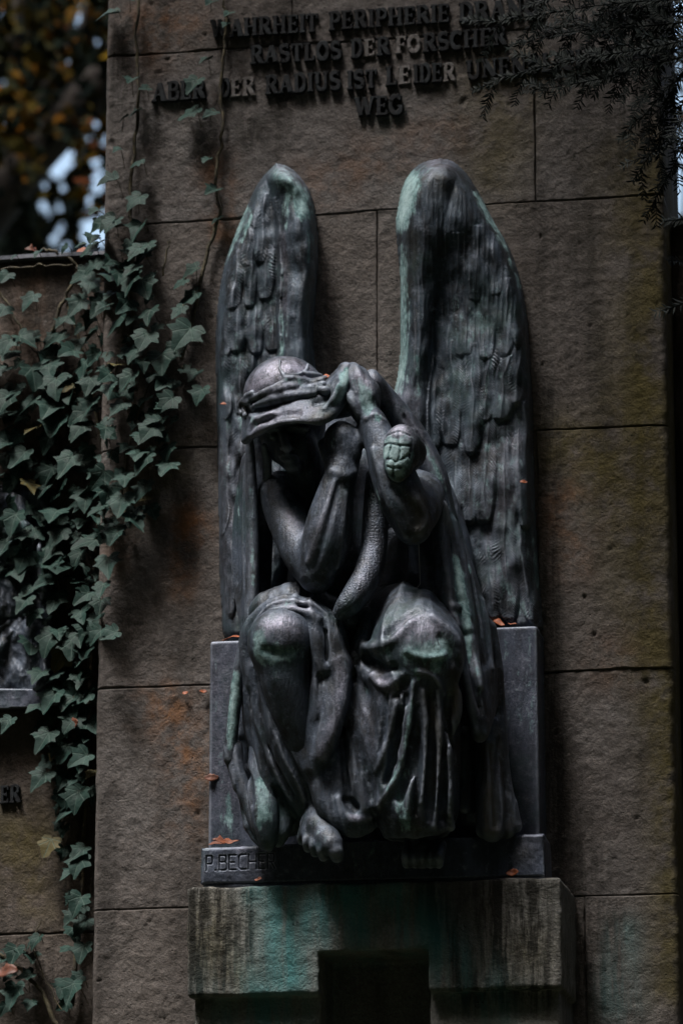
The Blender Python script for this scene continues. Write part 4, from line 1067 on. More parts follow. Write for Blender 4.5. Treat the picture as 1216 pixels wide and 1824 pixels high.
# the covered knee and its long fall
S.ell((742, 1150, .415), (78, 66, 72), 40)
S.ell((762, 1190, .43), (54, 44, 64), 44)
S.ell((715, 1165, .44), (48, 36, 46), 30)
S.tube([(715, 1110, .30, 70), (735, 1125, .36, 72), (742, 1150, .40, 66)], 16)
S.tube([(738, 1170, .40, 72), (735, 1260, .375, 80), (735, 1350, .355, 80), (738, 1420, .345, 76), (742, 1455, .34, 66)], 14)
S.tube([(650, 1200, .385, 16), (652, 1255, .395, 21), (660, 1310, .40, 22), (668, 1360, .40, 15), (668, 1378, .395, 8)], 15)
S.tube([(650, 1180, .41, 9), (660, 1205, .425, 12), (678, 1225, .435, 11), (695, 1226, .435, 7)], 14)
S.tube([(640, 1150, .40, 10), (660, 1162, .425, 9), (690, 1150, .44, 7)], 15)
S.tube([(690, 1215, .445, 5), (706, 1208, .455, 6), (722, 1200, .46, 5)], 13)
S.brush([(650, 1172, 9), (672, 1188, 11), (700, 1190, 7)], 8, 'sub', .1)
S.brush([(640, 1150, 6), (668, 1152, 7), (700, 1140, 6), (728, 1112, 4)], 12, lift=.1)
S.brush([(690, 1128, 6), (718, 1104, 6), (742, 1090, 4)], 12, 'sub', .7)
S.brush([(662, 1204, 5), (680, 1222, 6), (700, 1216, 5), (716, 1202, 3)], 9, lift=.25)
S.brush([(704, 1244, 6), (714, 1230, 5), (726, 1216, 3)], 9, 'sub', .5)
S.brush([(770, 1100, 4), (795, 1120, 6), (812, 1142, 7), (818, 1168, 6)], 12, lift=.1)
S.brush([(786, 1136, 6), (800, 1158, 7), (806, 1180, 6)], 10, 'sub', .6)
S.brush([(745, 1196, 3), (770, 1204, 4), (786, 1232, 4), (796, 1262, 4)], 6, lift=.4)
S.brush([(725, 1160, 3), (755, 1172, 4), (790, 1168, 3)], 8, lift=.1)
S.tube([(735, 1210, .465, 6), (730, 1260, .46, 6), (727, 1300, .452, 5), (716, 1350, .44, 5), (706, 1385, .432, 6), (690, 1410, .425, 6), (674, 1434, .415, 6)], 14)
S.tube([(708, 1250, .44, 5), (695, 1300, .435, 5), (684, 1340, .425, 5), (672, 1372, .41, 5)], 13)
S.brush([(712, 1270, 8), (702, 1330, 9), (688, 1385, 8)], 9, 'sub', .35)
S.brush([(736, 1300, 6), (724, 1370, 8), (706, 1420, 7)], 8, 'sub', .3)
S.tube([(748, 1290, .435, 6), (738, 1360, .435, 7), (726, 1410, .43, 8), (722, 1450, .425, 9), (734, 1478, .41, 9)], 13)
S.tube([(752, 1220, .465, 5), (758, 1290, .455, 5), (756, 1360, .445, 6), (750, 1420, .435, 6), (748, 1470, .42, 6)], 13)
S.tube([(776, 1220, .46, 5), (782, 1280, .45, 6), (780, 1350, .44, 6), (776, 1420, .43, 6), (772, 1470, .415, 6)], 14)
S.tube([(800, 1160, .445, 7), (810, 1185, .445, 8), (806, 1215, .445, 7), (814, 1240, .435, 9), (812, 1275, .43, 9), (800, 1305, .425, 6)], 13)
S.tube([(775, 1260, .45, 5), (788, 1310, .445, 5), (799, 1342, .435, 5), (800, 1400, .42, 6), (798, 1460, .40, 7)], 13)
S.brush([(768, 1290, 5), (768, 1360, 6), (764, 1440, 6)], 7, 'sub', .3)
S.brush([(795, 1245, 6), (796, 1280, 7), (805, 1330, 5)], 6, 'sub', .3)
S.brush([(742, 1310, 4), (740, 1400, 5), (738, 1450, 4)], 6, 'sub', .3)
S.brush([(790, 1350, 4), (790, 1420, 5)], 6, 'sub', .3)
S.tube([(700, 1150, .46, 4), (722, 1110, .455, 4), (745, 1092, .43, 4)], 15)
S.tube([(690, 1465, .38, 14), (720, 1482, .395, 10), (760, 1478, .40, 9), (800, 1474, .39, 9)], 10)
for p_ in ([(736, 1215, 4), (731, 1260, 4), (727, 1300, 4), (717, 1350, 4), (706, 1385, 4), (690, 1410, 4), (675, 1434, 3)], [(706, 1250, 3), (695, 1300, 4), (684, 1345, 4), (672, 1372, 3)],
           [(752, 1230, 3), (757, 1290, 4), (756, 1360, 4), (750, 1430, 4)], [(778, 1230, 3), (783, 1290, 4), (781, 1360, 4), (776, 1440, 4)], [(748, 1310, 3), (738, 1370, 4), (727, 1420, 4), (724, 1458, 4)], [(798, 1330, 3), (801, 1400, 4), (799, 1450, 3)]):
    S.brush(p_, 4, lift=.45)
for p_ in ([(722, 1240, 5), (714, 1300, 8), (700, 1355, 9), (686, 1395, 7)], [(742, 1260, 4), (742, 1320, 6), (732, 1375, 7), (712, 1425, 7)], [(767, 1240, 4), (769, 1310, 6), (767, 1390, 6), (764, 1460, 4)], [(690, 1240, 4), (684, 1290, 6), (676, 1340, 5)], [(792, 1280, 4), (792, 1350, 6), (790, 1430, 5)]):
    S.brush(p_, 6, 'sub', .25)
S.ell((745, 1530, .33), (75, 62, 56), 10, 'sub')
S.ell((596, 1522, .38), (60, 70, 32), 6, 'sub')
S.ell((560, 1492, .40), (40, 50, 34), 6, 'sub')
crease(S, 0.0055, 3)
SV, SQ = S.mesh(1)

# ------------------------------------------------------------------ serpent winding round the arm, head hanging over the forearm
N_ = Vol(LO, HI, 0.0038)
body_pts = [(672, 850, .36, 21), (670, 890, .375, 22), (668, 935, .385, 23), (665, 980, .395, 23), (653, 1025, .425, 24), (636, 1056, .445, 24), (620, 1078, .455, 21), (608, 1090, .45, 15)]
N_.tube(body_pts, 4)
N_.tube([(706, 960, .27, 22), (700, 1020, .29, 25), (680, 1070, .32, 26), (650, 1100, .35, 25), (622, 1106, .37, 18)], 5)
N_.tube([(660, 1100, .37, 18), (650, 1130, .385, 18), (640, 1165, .40, 18), (630, 1190, .395, 14), (626, 1210, .38, 9)], 5)
N_.tube([(690, 850, .36, 22), (725, 822, .42, 22), (735, 806, .46, 24), (722, 790, .50, 26)], 10)
NV, NQ = N_.mesh(1)
HV = Vol(W(660, 880, .7) - 0.02, W(770, 730, .3) + 0.03, 0.003)
HV.lo[1] = -0.64
HV = Vol((W(672, 800, .5)[0], -0.62, W(712, 872, .5)[2]), (W(758, 800, .5)[0], -0.40, W(712, 740, .5)[2]), 0.0028)
HV.ell((714, 797, .515), (31, 28, 41), 6, rot=5)
HV.ell((709, 830, .52), (25, 22, 26), 14)
HV.ell((738, 815, .505), (8, 10, 14), 8)
HV.tube([(694, 835, .532, 4), (700, 850, .528, 5), (712, 854, .528, 5), (724, 842, .525, 4)], 5)
SEAMS = ([(684, 793, 1.7), (694, 790, 1.7), (710, 793, 1.7), (732, 794, 1.7)], [(709, 768, 1.6), (709, 780, 1.6), (709, 793, 1.7)], [(697, 793, 1.6), (693, 806, 1.6), (692, 820, 1.6)], [(712, 794, 1.6), (712, 810, 1.6), (708, 821, 1.6)],
           [(688, 818, 1.7), (698, 818, 1.7), (704, 823, 1.7), (716, 818, 1.7), (730, 808, 1.7)], [(703, 822, 1.5), (701, 835, 1.5)], [(690, 831, 1.5), (700, 834, 1.6), (714, 833, 1.5)], [(685, 778, 1.5), (698, 772, 1.5), (712, 769, 1.5), (730, 776, 1.5)], [(701, 835, 1.4), (700, 848, 1.4)], [(733, 780, 1.4), (733, 795, 1.4), (728, 815, 1.4)])
for st in SEAMS:
    HV.brush([(q[0], q[1], q[2] * .85) for q in st], 1.5, 'sub', .55)
HVv, HQ = HV.mesh(0)
seam = blobs(HVv, [[(q[0], q[1], 2.6, 1.0) for q in st] for st in SEAMS], HV)

# ------------------------------------------------------------------ wreath of pods tied round the hood
K = Vol(W(410, 800, .3) * [1, 0, 1] + [0, -0.56, 0], W(620, 620, .5) * [1, 0, 1] + [0, -0.2, 0], 0.0036)
def on_hood(pts, lift=0.5):
    Q = catmull(pts, 5)
    dep = [C.hit(q[0], q[1]) for q in Q]
    ok = [i for i, v_ in enumerate(dep) if v_ is not None]
    dep = np.interp(np.arange(len(Q)), ok, [dep[i] for i in ok])
    r = Q[:, 2] * PX
    K.tube3(Wv(Q[:, 0], Q[:, 1], dep + lift * r * 0.6), r, 0.004, 'add')
for p in ([(444, 712, 5), (470, 700, 7), (495, 688, 7), (515, 676, 5)], [(455, 722, 6), (480, 714, 10), (505, 708, 11), (535, 704, 9), (560, 700, 6)], [(478, 702, 6), (500, 694, 9), (525, 690, 10), (548, 692, 7)],
          [(508, 674, 6), (522, 676, 8), (540, 680, 8), (556, 682, 6)], [(546, 666, 5), (558, 668, 6), (570, 670, 5)], [(536, 698, 8), (556, 694, 10), (574, 686, 8)], [(560, 684, 8), (570, 680, 9), (577, 676, 7)],
          [(572, 694, 7), (580, 696, 8)], [(445, 716, 8), (436, 714, 8), (429, 722, 7), (430, 738, 5)], [(440, 706, 6), (450, 700, 6)], [(436, 728, 6), (438, 740, 6)], [(448, 722, 6), (452, 730, 5)],
          [(499, 640, 3), (498, 656, 3), (505, 668, 4)], [(505, 668, 3), (528, 668, 3), (544, 660, 3), (548, 650, 3)]):
    on_hood(p)
crease(K, 0.004, 9)
KV, KQ = K.mesh(1)

# ------------------------------------------------------------------ weathering and painted light of the cast, linking of its parts
Z0 = lambda V: np.zeros(len(V))
pb = blobs(BV, [[(462, 1130, 12, 1.1), (462, 1170, 12, 1.1), (490, 1170, 16, 1.1), (522, 1165, 14, 1.0)], [(640, 680, 9, .9), (652, 712, 14, 1.1), (656, 735, 10, .9)], [(672, 745, 8, .8)], [(575, 1490, 14, .4)], [(640, 690, 10, .7), (650, 710, 12, .75), (655, 735, 10, .6)], [(662, 720, 7, .5), (668, 745, 7, .6)], [(470, 1150, 14, .8), (500, 1165, 14, .85), (530, 1160, 12, .7)], [(460, 1135, 8, .8), (458, 1165, 8, .7)], [(668, 870, 6, .4), (685, 920, 6, .4)], [(600, 1515, 8, .35)],
                [(592, 790, 8, .25)], [(690, 900, 8, .3)]], B)
db = blobs(BV, [[(478, 1115, 18, .9), (505, 1110, 20, .9), (530, 1125, 14, .7)], [(640, 670, 10, .8), (652, 690, 12, .7)], [(515, 915, 10, .5), (530, 940, 10, .5)], [(549, 1000, 5, .5), (570, 940, 5, .5), (592, 870, 5, .4)], [(490, 1115, 22, .45), (515, 1120, 22, .4)], [(645, 680, 16, .35), (655, 720, 20, .25)], [(520, 925, 18, .28), (535, 950, 18, .25)], [(560, 960, 20, .14), (590, 900, 18, .14)], [(645, 700, 8, .1)]], B)  # bloom and painted light on knee top, raised hand and arm
ob = blobs(BV, [[(745, 890, 22, .6), (748, 940, 16, .6), (738, 965, 8, .8)], [(700, 850, 12, .3)]], B)
link_mesh('body', BV, BQ, M_BODY, bronze_angel, True, {'patina': pb, 'dust_light': db, 'ochre': ob})
pc_ = blobs(CV_, [[(618, 660, 7, 1.3), (614, 680, 9, 1.4), (606, 700, 9, 1.2), (598, 716, 7, .8)], [(812, 1000, 10, 1.1), (820, 1050, 11, 1.3), (828, 1085, 9, 1.1), (834, 1140, 7, 1.1), (836, 1170, 6, .9)], [(422, 1200, 9, 1.1), (414, 1270, 9, 1.3), (410, 1330, 7, 1.0)], [(466, 1380, 14, .8), (470, 1450, 16, 1.0)], [(850, 1180, 8, .6), (856, 1230, 8, .5)], [(745, 780, 8, .6), (775, 835, 8, .7), (790, 870, 6, .6)], [(612, 665, 8, .9), (606, 690, 9, .9), (598, 712, 7, .6)], [(450, 745, 9, .5), (458, 762, 8, .5)], [(447, 870, 5, .5), (449, 960, 5, .5), (450, 1040, 6, .6)], [(426, 920, 4, .5), (423, 870, 4, .5)],
                  [(768, 840, 6, .5), (782, 860, 5, .5)], [(815, 1010, 8, .8), (822, 1060, 9, .95), (826, 1080, 8, .8)], [(812, 1090, 7, .6), (825, 1110, 7, .8), (834, 1150, 6, .8), (834, 1180, 5, .5)], [(832, 985, 5, .5), (838, 1020, 5, .4)],
                  [(428, 1180, 6, .5), (420, 1230, 7, .9), (414, 1290, 7, .95), (410, 1330, 6, .7)], [(468, 1400, 12, .4), (472, 1450, 14, .6), (462, 1470, 8, .8)]], C)
dc_ = blobs(CV_, [[(450, 690, 30, .9), (480, 665, 30, 1), (515, 650, 28, 1), (545, 658, 20, .9)], [(455, 765, 14, .8), (470, 748, 16, .8), (500, 742, 16, .6), (540, 735, 16, .5)], [(660, 675, 12, .5), (705, 722, 12, .6), (745, 775, 12, .5)], [(450, 690, 30, .6), (480, 660, 28, .6), (520, 650, 26, .65), (545, 660, 18, .5)], [(470, 745, 22, .45), (510, 735, 22, .35), (550, 730, 20, .3)], [(594, 705, 12, .3)], [(700, 715, 14, .5), (740, 770, 14, .4), (770, 820, 10, .35)],  # bloom and painted light on hood crown, brim and cloak edge
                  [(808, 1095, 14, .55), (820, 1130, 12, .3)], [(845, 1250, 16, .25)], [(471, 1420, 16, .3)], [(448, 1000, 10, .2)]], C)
oc_ = blobs(CV_, [[(868, 1330, 14, .8), (872, 1420, 16, .9), (874, 1475, 14, .9)], [(795, 930, 18, .35), (790, 900, 14, .3)], [(560, 752, 12, .7), (590, 740, 8, .6)], [(884, 1300, 10, .5), (905, 1470, 16, .5)], [(430, 1395, 8, .3)]], C)
link_mesh('hooded_cloak', CV_, CQ_, M_BODY, bronze_angel, True, {'patina': pc_, 'dust_light': dc_, 'ochre': oc_})
ps_ = blobs(SV, [[(728, 1165, 18, .9), (760, 1160, 20, 1.1), (790, 1150, 18, 1.0), (775, 1185, 16, 1.0)], [(690, 1160, 12, .6)], [(715, 1420, 14, .7), (724, 1470, 12, .9)], [(490, 1085, 8, .5), (520, 1074, 8, .5)], [(450, 1140, 5, .5)], [(735, 1175, 14, .6), (765, 1165, 16, .75), (790, 1160, 14, .75), (780, 1185, 12, .6)], [(740, 1195, 10, .7), (735, 1230, 5, .6), (728, 1290, 5, .8), (716, 1350, 5, .8), (690, 1405, 5, .7)], [(688, 1330, 4, .5)],
                 [(725, 1410, 10, .5), (722, 1460, 12, .7)], [(708, 1380, 20, .3)], [(720, 1115, 7, .5)], [(695, 1205, 6, .5)], [(655, 1230, 8, .3)]], S)
ds_ = blobs(SV, [[(745, 1105, 24, .9), (720, 1120, 22, .8), (765, 1118, 22, .9)], [(672, 1216, 14, .9), (692, 1220, 12, .9)], [(668, 1160, 10, .6)], [(604, 1180, 8, .5), (606, 1240, 9, .6), (590, 1300, 10, .7), (574, 1345, 10, .6)], [(470, 1100, 8, .5), (505, 1082, 8, .6), (550, 1084, 8, .5)], [(626, 1456, 6, .8), (650, 1460, 6, .6)], [(745, 1110, 26, .5), (720, 1130, 24, .45), (770, 1130, 24, .5)], [(680, 1215, 16, .5), (665, 1200, 12, .45)], [(650, 1260, 14, .22), (662, 1340, 12, .2)], [(600, 1240, 14, .25), (585, 1300, 14, .28), (572, 1340, 12, .25)], [(500, 1075, 12, .3), (550, 1078, 12, .3)], [(572, 1255, 8, .3)], [(645, 1420, 10, .3)]], S)  # bloom and painted light on knee top and fold ridges
os_ = blobs(SV, [[(650, 1125, 14, .9), (640, 1110, 14, .6)], [(760, 1190, 14, .35)], [(760, 1240, 14, .6), (775, 1290, 16, .6), (780, 1340, 14, .45), (770, 1400, 18, .4)], [(808, 1200, 12, .7), (812, 1250, 14, .8), (800, 1280, 12, .6)], [(610, 1100, 12, .4)], [(745, 1470, 14, .3)], [(800, 1440, 12, .2)]], S)
link_mesh('skirt', SV, SQ, M_BODY, bronze_angel, True, {'patina': ps_, 'dust_light': ds_, 'ochre': os_})
serpent = link_mesh('serpent', NV, NQ, M_SNAKE, bronze_angel, True, {'patina': blobs(NV, [[(610, 1090, 8, .4)], [(655, 1150, 8, .2)]], N_), 'dust_light': blobs(NV, [[(668, 960, 16, .25), (645, 1040, 16, .25)]], N_), 'ochre': blobs(NV, [[(640, 1115, 10, .5)]], N_)})
link_mesh('serpent_head', HVv, HQ, M_BODY, serpent, True, {'patina': (1 - seam) * blobs(HVv, [[(698, 800, 22, 2.2), (714, 805, 20, 2.2), (700, 830, 16, 2.2), (708, 842, 12, 1.8)], [(696, 780, 8, .5)]], HV), 'dust_light': (1 - seam) * blobs(HVv, [[(712, 768, 24, .9)], [(725, 780, 18, .7)]], HV), 'ochre': blobs(HVv, [[(712, 852, 8, .9)], [(738, 830, 8, .5)]], HV)})
link_mesh('wreath', KV, KQ, M_BODY, bronze_angel, True, {'patina': blobs(KV, [[(510, 676, 7, .5), (535, 680, 7, .5)], [(558, 666, 6, .5)]], K), 'dust_light': blobs(KV, [[(470, 700, 12, .3), (520, 690, 14, .3)]], K), 'ochre': blobs(KV, [[(440, 725, 10, .8)]], K)})

# ------------------------------------------------------------------ foliage tools
class Soup:
    """collects small curved leaves into one mesh"""
    def __init__(s): s.V = []; s.F = []; s.r = []; s.uv = []; s.k = 0
    def add(s, V, F, rnd, uv=None):
        V = np.asarray(V, float)
        s.V.append(V); s.F.append(np.asarray(F, int) + s.k); s.k += len(V)
        s.r.append(np.full(len(V), rnd)); s.uv.append(np.zeros((len(V), 3)) if uv is None else uv)
    def link(s, name, mat, parent, smooth=True):
        return link_mesh(name, np.vstack(s.V), np.vstack(s.F), mat, parent, smooth, {'rnd': np.concatenate(s.r)}, {'luv': np.vstack(s.uv)})

def stem_mesh(paths, name, mat, parent, sides=6):
    V = []; F = []
    for P, r in paths:
        P = np.asarray(P, float); r = np.broadcast_to(np.asarray(r, float), (len(P),))
        k = len(V)
        for i in range(len(P)):
            t = P[min(i + 1, len(P) - 1)] - P[max(i - 1, 0)]
            t = t / (np.linalg.norm(t) + 1e-9)
            a = np.cross(t, (0.31, 0.9, 0.2)); a /= np.linalg.norm(a) + 1e-9
            b = np.cross(t, a)
            for j in range(sides):
                an = 2 * math.pi * j / sides
                V.append(P[i] + r[i] * (a * math.cos(an) + b * math.sin(an)))
        for i in range(len(P) - 1):
            for j in range(sides):
                F.append((k + i * sides + j, k + i * sides + (j + 1) % sides, k + (i + 1) * sides + (j + 1) % sides, k + (i + 1) * sides + j))
    return link_mesh(name, np.array(V), np.array(F), mat, parent)

HALF = [(0, .03), (.10, .15), (.26, .20), (.42, .14), (.50, .02), (.47, -.08), (.42, -.14), (.50, -.22), (.62, -.36), (.50, -.40), (.38, -.45), (.30, -.54), (.22, -.72), (.10, -.90), (0, -1.0)]
def ivy_outline(rr):
    wx = rr.uniform(.88, 1.12); pts = []
    j = lambda a: a * rr.uniform(.9, 1.1)
    rt = [(j(x) * wx, j(y)) for x, y in HALF]; lt = [(-j(x) * wx, j(y)) for x, y in HALF[1:-1]]
    return rt + lt[::-1]
def ivy_leaf(soup, P, nrm, roll, size, rr, rnd=None):
    nrm = np.array(nrm, float); nrm /= np.linalg.norm(nrm)
    dn = np.array((0, 0, -1.0)); dn = dn - nrm * (dn @ nrm); dn /= np.linalg.norm(dn)
    sd_ = np.cross(dn, nrm)
    c, s_ = math.cos(roll), math.sin(roll)
    dn, sd_ = dn * c + sd_ * s_, sd_ * c - dn * s_
    O = ivy_outline(rr); n = len(O)
    cx, cy = 0.0, -0.30
    uv = [(cx, cy)]
    for ring in (0.4, 0.75, 1.0):
        for x, y in O: uv.append((cx + (x - cx) * ring, cy + (y - cy) * ring))
    uv = np.array(uv)
    x, y = uv[:, 0], uv[:, 1]
    fold, droop, cup = rr.uniform(-.05, .45), rr.uniform(.1, .5), rr.uniform(-.25, .35)
    z = np.abs(x) * fold - droop * (y + .2) ** 2 * 0.5 - cup * x * x + 0.03 * np.sin(7 * x + rr.uniform(0, 6)) * np.cos(6 * y)
    z += 0.05 * np.clip(np.abs(np.sin(2.2 * np.arctan2(x, -y - .02))) - .3, 0, 1) * np.hypot(x, y)
    V = P + size * (x[:, None] * sd_ - y[:, None] * dn * 1.0 * -1 * -1 + z[:, None] * nrm)
    F = []
    for j in range(n):
        F.append((0, 1 + j, 1 + (j + 1) % n, 1 + (j + 1) % n))
    Fq = []
    for k in range(2):
        for j in range(n):
            a = 1 + k * n + j; b = 1 + k * n + (j + 1) % n
            Fq.append((a, a + n, b + n, b))
    # fan as quads between pairs keeps one face type
    Ff = [(0, 1 + j, 1 + (j + 1) % n, 1 + (j + 2) % n) for j in range(0, n, 2)]
    soup.add(V, Ff + Fq, rr.random() if rnd is None else rnd, np.stack([x, y, 0 * x], 1))

def in_poly(px, py, P):
    c = False; n = len(P)
    for i in range(n):
        a, b = P[i], P[(i + 1) % n]
        if (a[1] > py) != (b[1] > py) and px < (b[0] - a[0]) * (py - a[1]) / (b[1] - a[1]) + a[0]: c = not c
    return c

ri = random.Random(21)
def scatter(poly, n, mind, fixed=()):
    xs = [p[0] for p in poly]; ys = [p[1] for p in poly]
    out = list(fixed); tries = 0
    while len(out) < n + len(fixed) and tries < n * 60:
        tries += 1
        x, y = ri.uniform(min(xs), max(xs)), ri.uniform(min(ys), max(ys))
        if in_poly(x, y, poly) and all((x - a) ** 2 + (y - b) ** 2 > mind ** 2 for a, b in out): out.append((x, y))
    return out[len(fixed):]

def plane_d(px, py):
    return WD if px < 184 - (py - 912) * 0.018 else 0.0
def leaf_at(soup, pets, px, py, size_px, off, roll=None, tilt=None, yaw=None, rnd=None):
    d0 = plane_d(px, py)
    d = d0 + off
    if d0 < 0 and px > 120: d = d0 + off + 0.10 * (px - 120) / 65
    P = W(px, py, d)
    tl = ri.gauss(32, 15) if tilt is None else tilt
    yw = ri.gauss(-6, 22) if yaw is None else yaw
    n_ = (math.sin(R(yw)) * math.cos(R(tl)), -math.cos(R(yw)) * math.cos(R(tl)), math.sin(R(tl)))
    rl = ri.gauss(0.25, 0.5) if roll is None else roll
    sz = size_px * 1.4e-3 / 1.05
    top = P + np.array((0, 0, 0.42 * sz))
    ivy_leaf(soup, top, n_, rl, sz, ri, rnd)
    Q = top + np.array((ri.uniform(-.02, .02), 0.0, ri.uniform(-.045, -.005)))
    Q[1] = -d0 - 0.004
    mid = (top + Q) / 2 + np.array((0, -.01, .012))
    pets.append((catmull([Q, mid, top], 3), 0.0011))

# -- the big ivy over the low wall and the stele's edge
ivy = tag(empty('ivy_plant', W(170, 1500, WD)), 'dense dark green ivy spilling over the low wall and the left edge of the stele', 'ivy')
sp = Soup(); pets = []
PA = [(-30, 640), (60, 600), (110, 560), (175, 470), (200, 470), (196, 1000), (186, 1110), (150, 1300), (70, 1290), (50, 1120), (20, 1010), (-30, 1010)]
PB = [(186, 450), (215, 400), (262, 430), (290, 560), (345, 590), (372, 690), (330, 735), (312, 830), (285, 885), (255, 945), (186, 990)]
PC = [(75, 1290), (160, 1150), (168, 1380), (150, 1480), (110, 1480)]
for (poly, n, md, lo, hi, sz) in ((PA, 90, 27, .035, .07, (34, 54)), (PA, 150, 18, .010, .03, (22, 40)), (PB, 24, 31, .04, .065, (34, 52)), (PB, 60, 17, .010, .03, (16, 34)),
                                  (PC, 16, 28, .02, .06, (32, 46)), (PC, 40, 15, .01, .03, (20, 34)), ([(110, 1440), (166, 1400), (160, 1790), (118, 1800)], 14, 24, .02, .05, (26, 44)), ([(-20, 1690), (70, 1670), (90, 1790), (-20, 1810)], 8, 24, .02, .05, (24, 40))):
    for (x, y) in scatter(poly, n, md): leaf_at(sp, pets, x, y, ri.uniform(*sz), ri.uniform(lo, hi))
for (x, y, s_, rl, tl) in ((340, 606, 58, .55, 18), (262, 612, 46, .3, 25), (308, 725, 46, .7, 20), (275, 775, 46, .6, 24), (360, 706, 36, .2, 20), (262, 830, 46, .4, 28), (238, 508, 50, .1, 26), (250, 455, 40, .5, 35),
                       (205, 405, 40, .3, 36), (100, 695, 56, -.1, 24), (60, 540, 40, .4, 30), (20, 620, 44, .3, 30), (18, 725, 54, .3, 30), (150, 770, 46, .4, 30), (105, 765, 50, .2, 26), (45, 825, 52, .5, 30), (130, 835, 56, .4, 30),
                       (262, 880, 46, .35, 28), (240, 920, 38, .1, 26), (95, 1148, 58, .2, 24), (128, 1160, 46, -.1, 22), (100, 1255, 52, .4, 26), (130, 1262, 52, -.2, 22), (88, 1325, 50, .4, 28), (122, 1345, 48, .3, 26),
                       (82, 1395, 46, .5, 30), (140, 1428, 48, .1, 20), (143, 1545, 46, .2, 22), (145, 1615, 44, .3, 26), (150, 1700, 42, .1, 26), (132, 1770, 44, .2, 24), (135, 1640, 34, .5, 30), (20, 1295, 36, .4, 30), (30, 1705, 40, .2, 24), (70, 1680, 30, .3, 28), (28, 1775, 48, .1, 20),
                       (60, 960, 50, .3, 28), (28, 935, 50, .1, 20), (110, 960, 44, .4, 26), (205, 955, 44, .2, 24), (208, 1140, 36, 1.1, 30), (180, 1135, 36, .5, 25), (15, 500, 34, .5, 34), (10, 560, 36, .4, 34), (100, 1010, 44, .5, 30), (50, 1080, 40, .4, 30)):
    leaf_at(sp, pets, x, y, s_, ri.uniform(.05, .08), rl, tl, ri.gauss(-4, 10))
leaf_at(sp, pets, 92, 1512, 44, .05, .3, 24, 0, .99)
leaf_at(sp, pets, 172, 1110, 30, .05, .3, 24, 0, .96)
# sprays standing up along the wall top
for (x, y, s_) in ((175, 385, 30), (185, 410, 34), (165, 430, 30), (190, 440, 36), (150, 445, 24), (172, 455, 40), (180, 480, 44), (160, 500, 46), (120, 448, 22), (70, 455, 20), (30, 462, 18)):
    leaf_at(sp, pets, x, y, s_, ri.uniform(.05, .10), ri.gauss(.8, .4), ri.uniform(20, 60), ri.gauss(-20, 20))
sp.link('foliage', M_IVY, ivy)
def vine(pts, r, off=0.012):
    Q = catmull(pts, 6)
    jj = np.array([(ri.gauss(0, .002), ri.gauss(0, .002), ri.gauss(0, .002)) for _ in Q])
    dd = np.array([plane_d(*q) + off for q in Q])
    return (Wv(Q[:, 0], Q[:, 1], dd) + jj, np.linspace(r, r * 0.6, len(Q)))
vines = [vine([(130, 1790), (150, 1500), (160, 1250), (170, 1000), (180, 800), (150, 640), (120, 540)], .006), vine([(95, 590), (110, 540), (138, 490), (130, 465), (100, 448), (75, 445)], .006, .02), vine([(92, 590), (98, 680), (110, 800)], .004),
         vine([(0, 520), (30, 570), (60, 620), (110, 700)], .004), vine([(0, 1000), (40, 1025), (80, 1070), (120, 1110)], .004), vine([(40, 1170), (80, 1200), (120, 1240)], .003),
         vine([(100, 1824), (70, 1760), (30, 1722), (0, 1700)], .007, .03), vine([(110, 1800), (60, 1690), (75, 1640)], .002, .05), vine([(290, 490), (300, 440), (302, 428)], .003, .03), vine([(215, 900), (230, 800), (260, 700), (300, 620)], .004), vine([(0, 480), (60, 474), (130, 470)], .003, .03)]
stem_mesh(vines + pets, 'stem', M_STEM, ivy, 5)

def climber(label, path, r, lv):
    o = tag(empty('ivy_vine', W(path[0][0], path[0][1], 0)), label, 'ivy vine', 'thin ivy vines climbing the stele')
    s2 = Soup(); p2 = []
    for (x, y, s_, rl, tl) in lv: leaf_at(s2, p2, x, y, s_, ri.uniform(.02, .04), rl, tl)
    s2.link('foliage', M_IVY, o)
    stem_mesh([vine(path, r)] + p2, 'stem', M_STEM, o, 5)
climber('thin ivy vine climbing straight up the left margin of the stele', [(228, 700), (238, 500), (238, 420), (232, 350), (240, 260), (246, 160), (244, 60), (252, -40)], .0062,
        [(235, 8, 40, 1.2, 40), (207, 38, 42, 1.3, 55), (236, 150, 26, .3, 50), (250, 205, 26, .8, 50), (253, 296, 32, .9, 45), (207, 335, 40, 1.2, 45), (250, 364, 44, .5, 30), (204, 404, 42, .6, 30), (252, 416, 44, .2, 30), (226, 215, 22, .4, 50), (265, 165, 24, 1.2, 40), (216, 275, 24, .8, 55), (262, 462, 40, .4, 32)])
climber('thin ivy vine rising past the first letters of the inscription to the left wing', [(322, 640), (345, 560), (372, 440), (390, 380), (384, 320), (396, 230), (392, 150), (402, 70), (400, 20), (396, -40)], .0058,
        [(378, 12, 26, .5, 50), (372, 115, 26, .4, 60), (352, 158, 42, .4, 30), (350, 210, 44, .8, 40), (383, 210, 30, .9, 40), (410, 30, 22, .5, 50), (386, 350, 36, .8, 48), (372, 290, 22, .4, 50), (352, 492, 40, .9, 36), (350, 540, 48, .9, 30), (392, 395, 26, .4, 45), (330, 510, 30, .7, 40), (405, 48, 20, .3, 50), (325, 560, 36, .5, 30)])

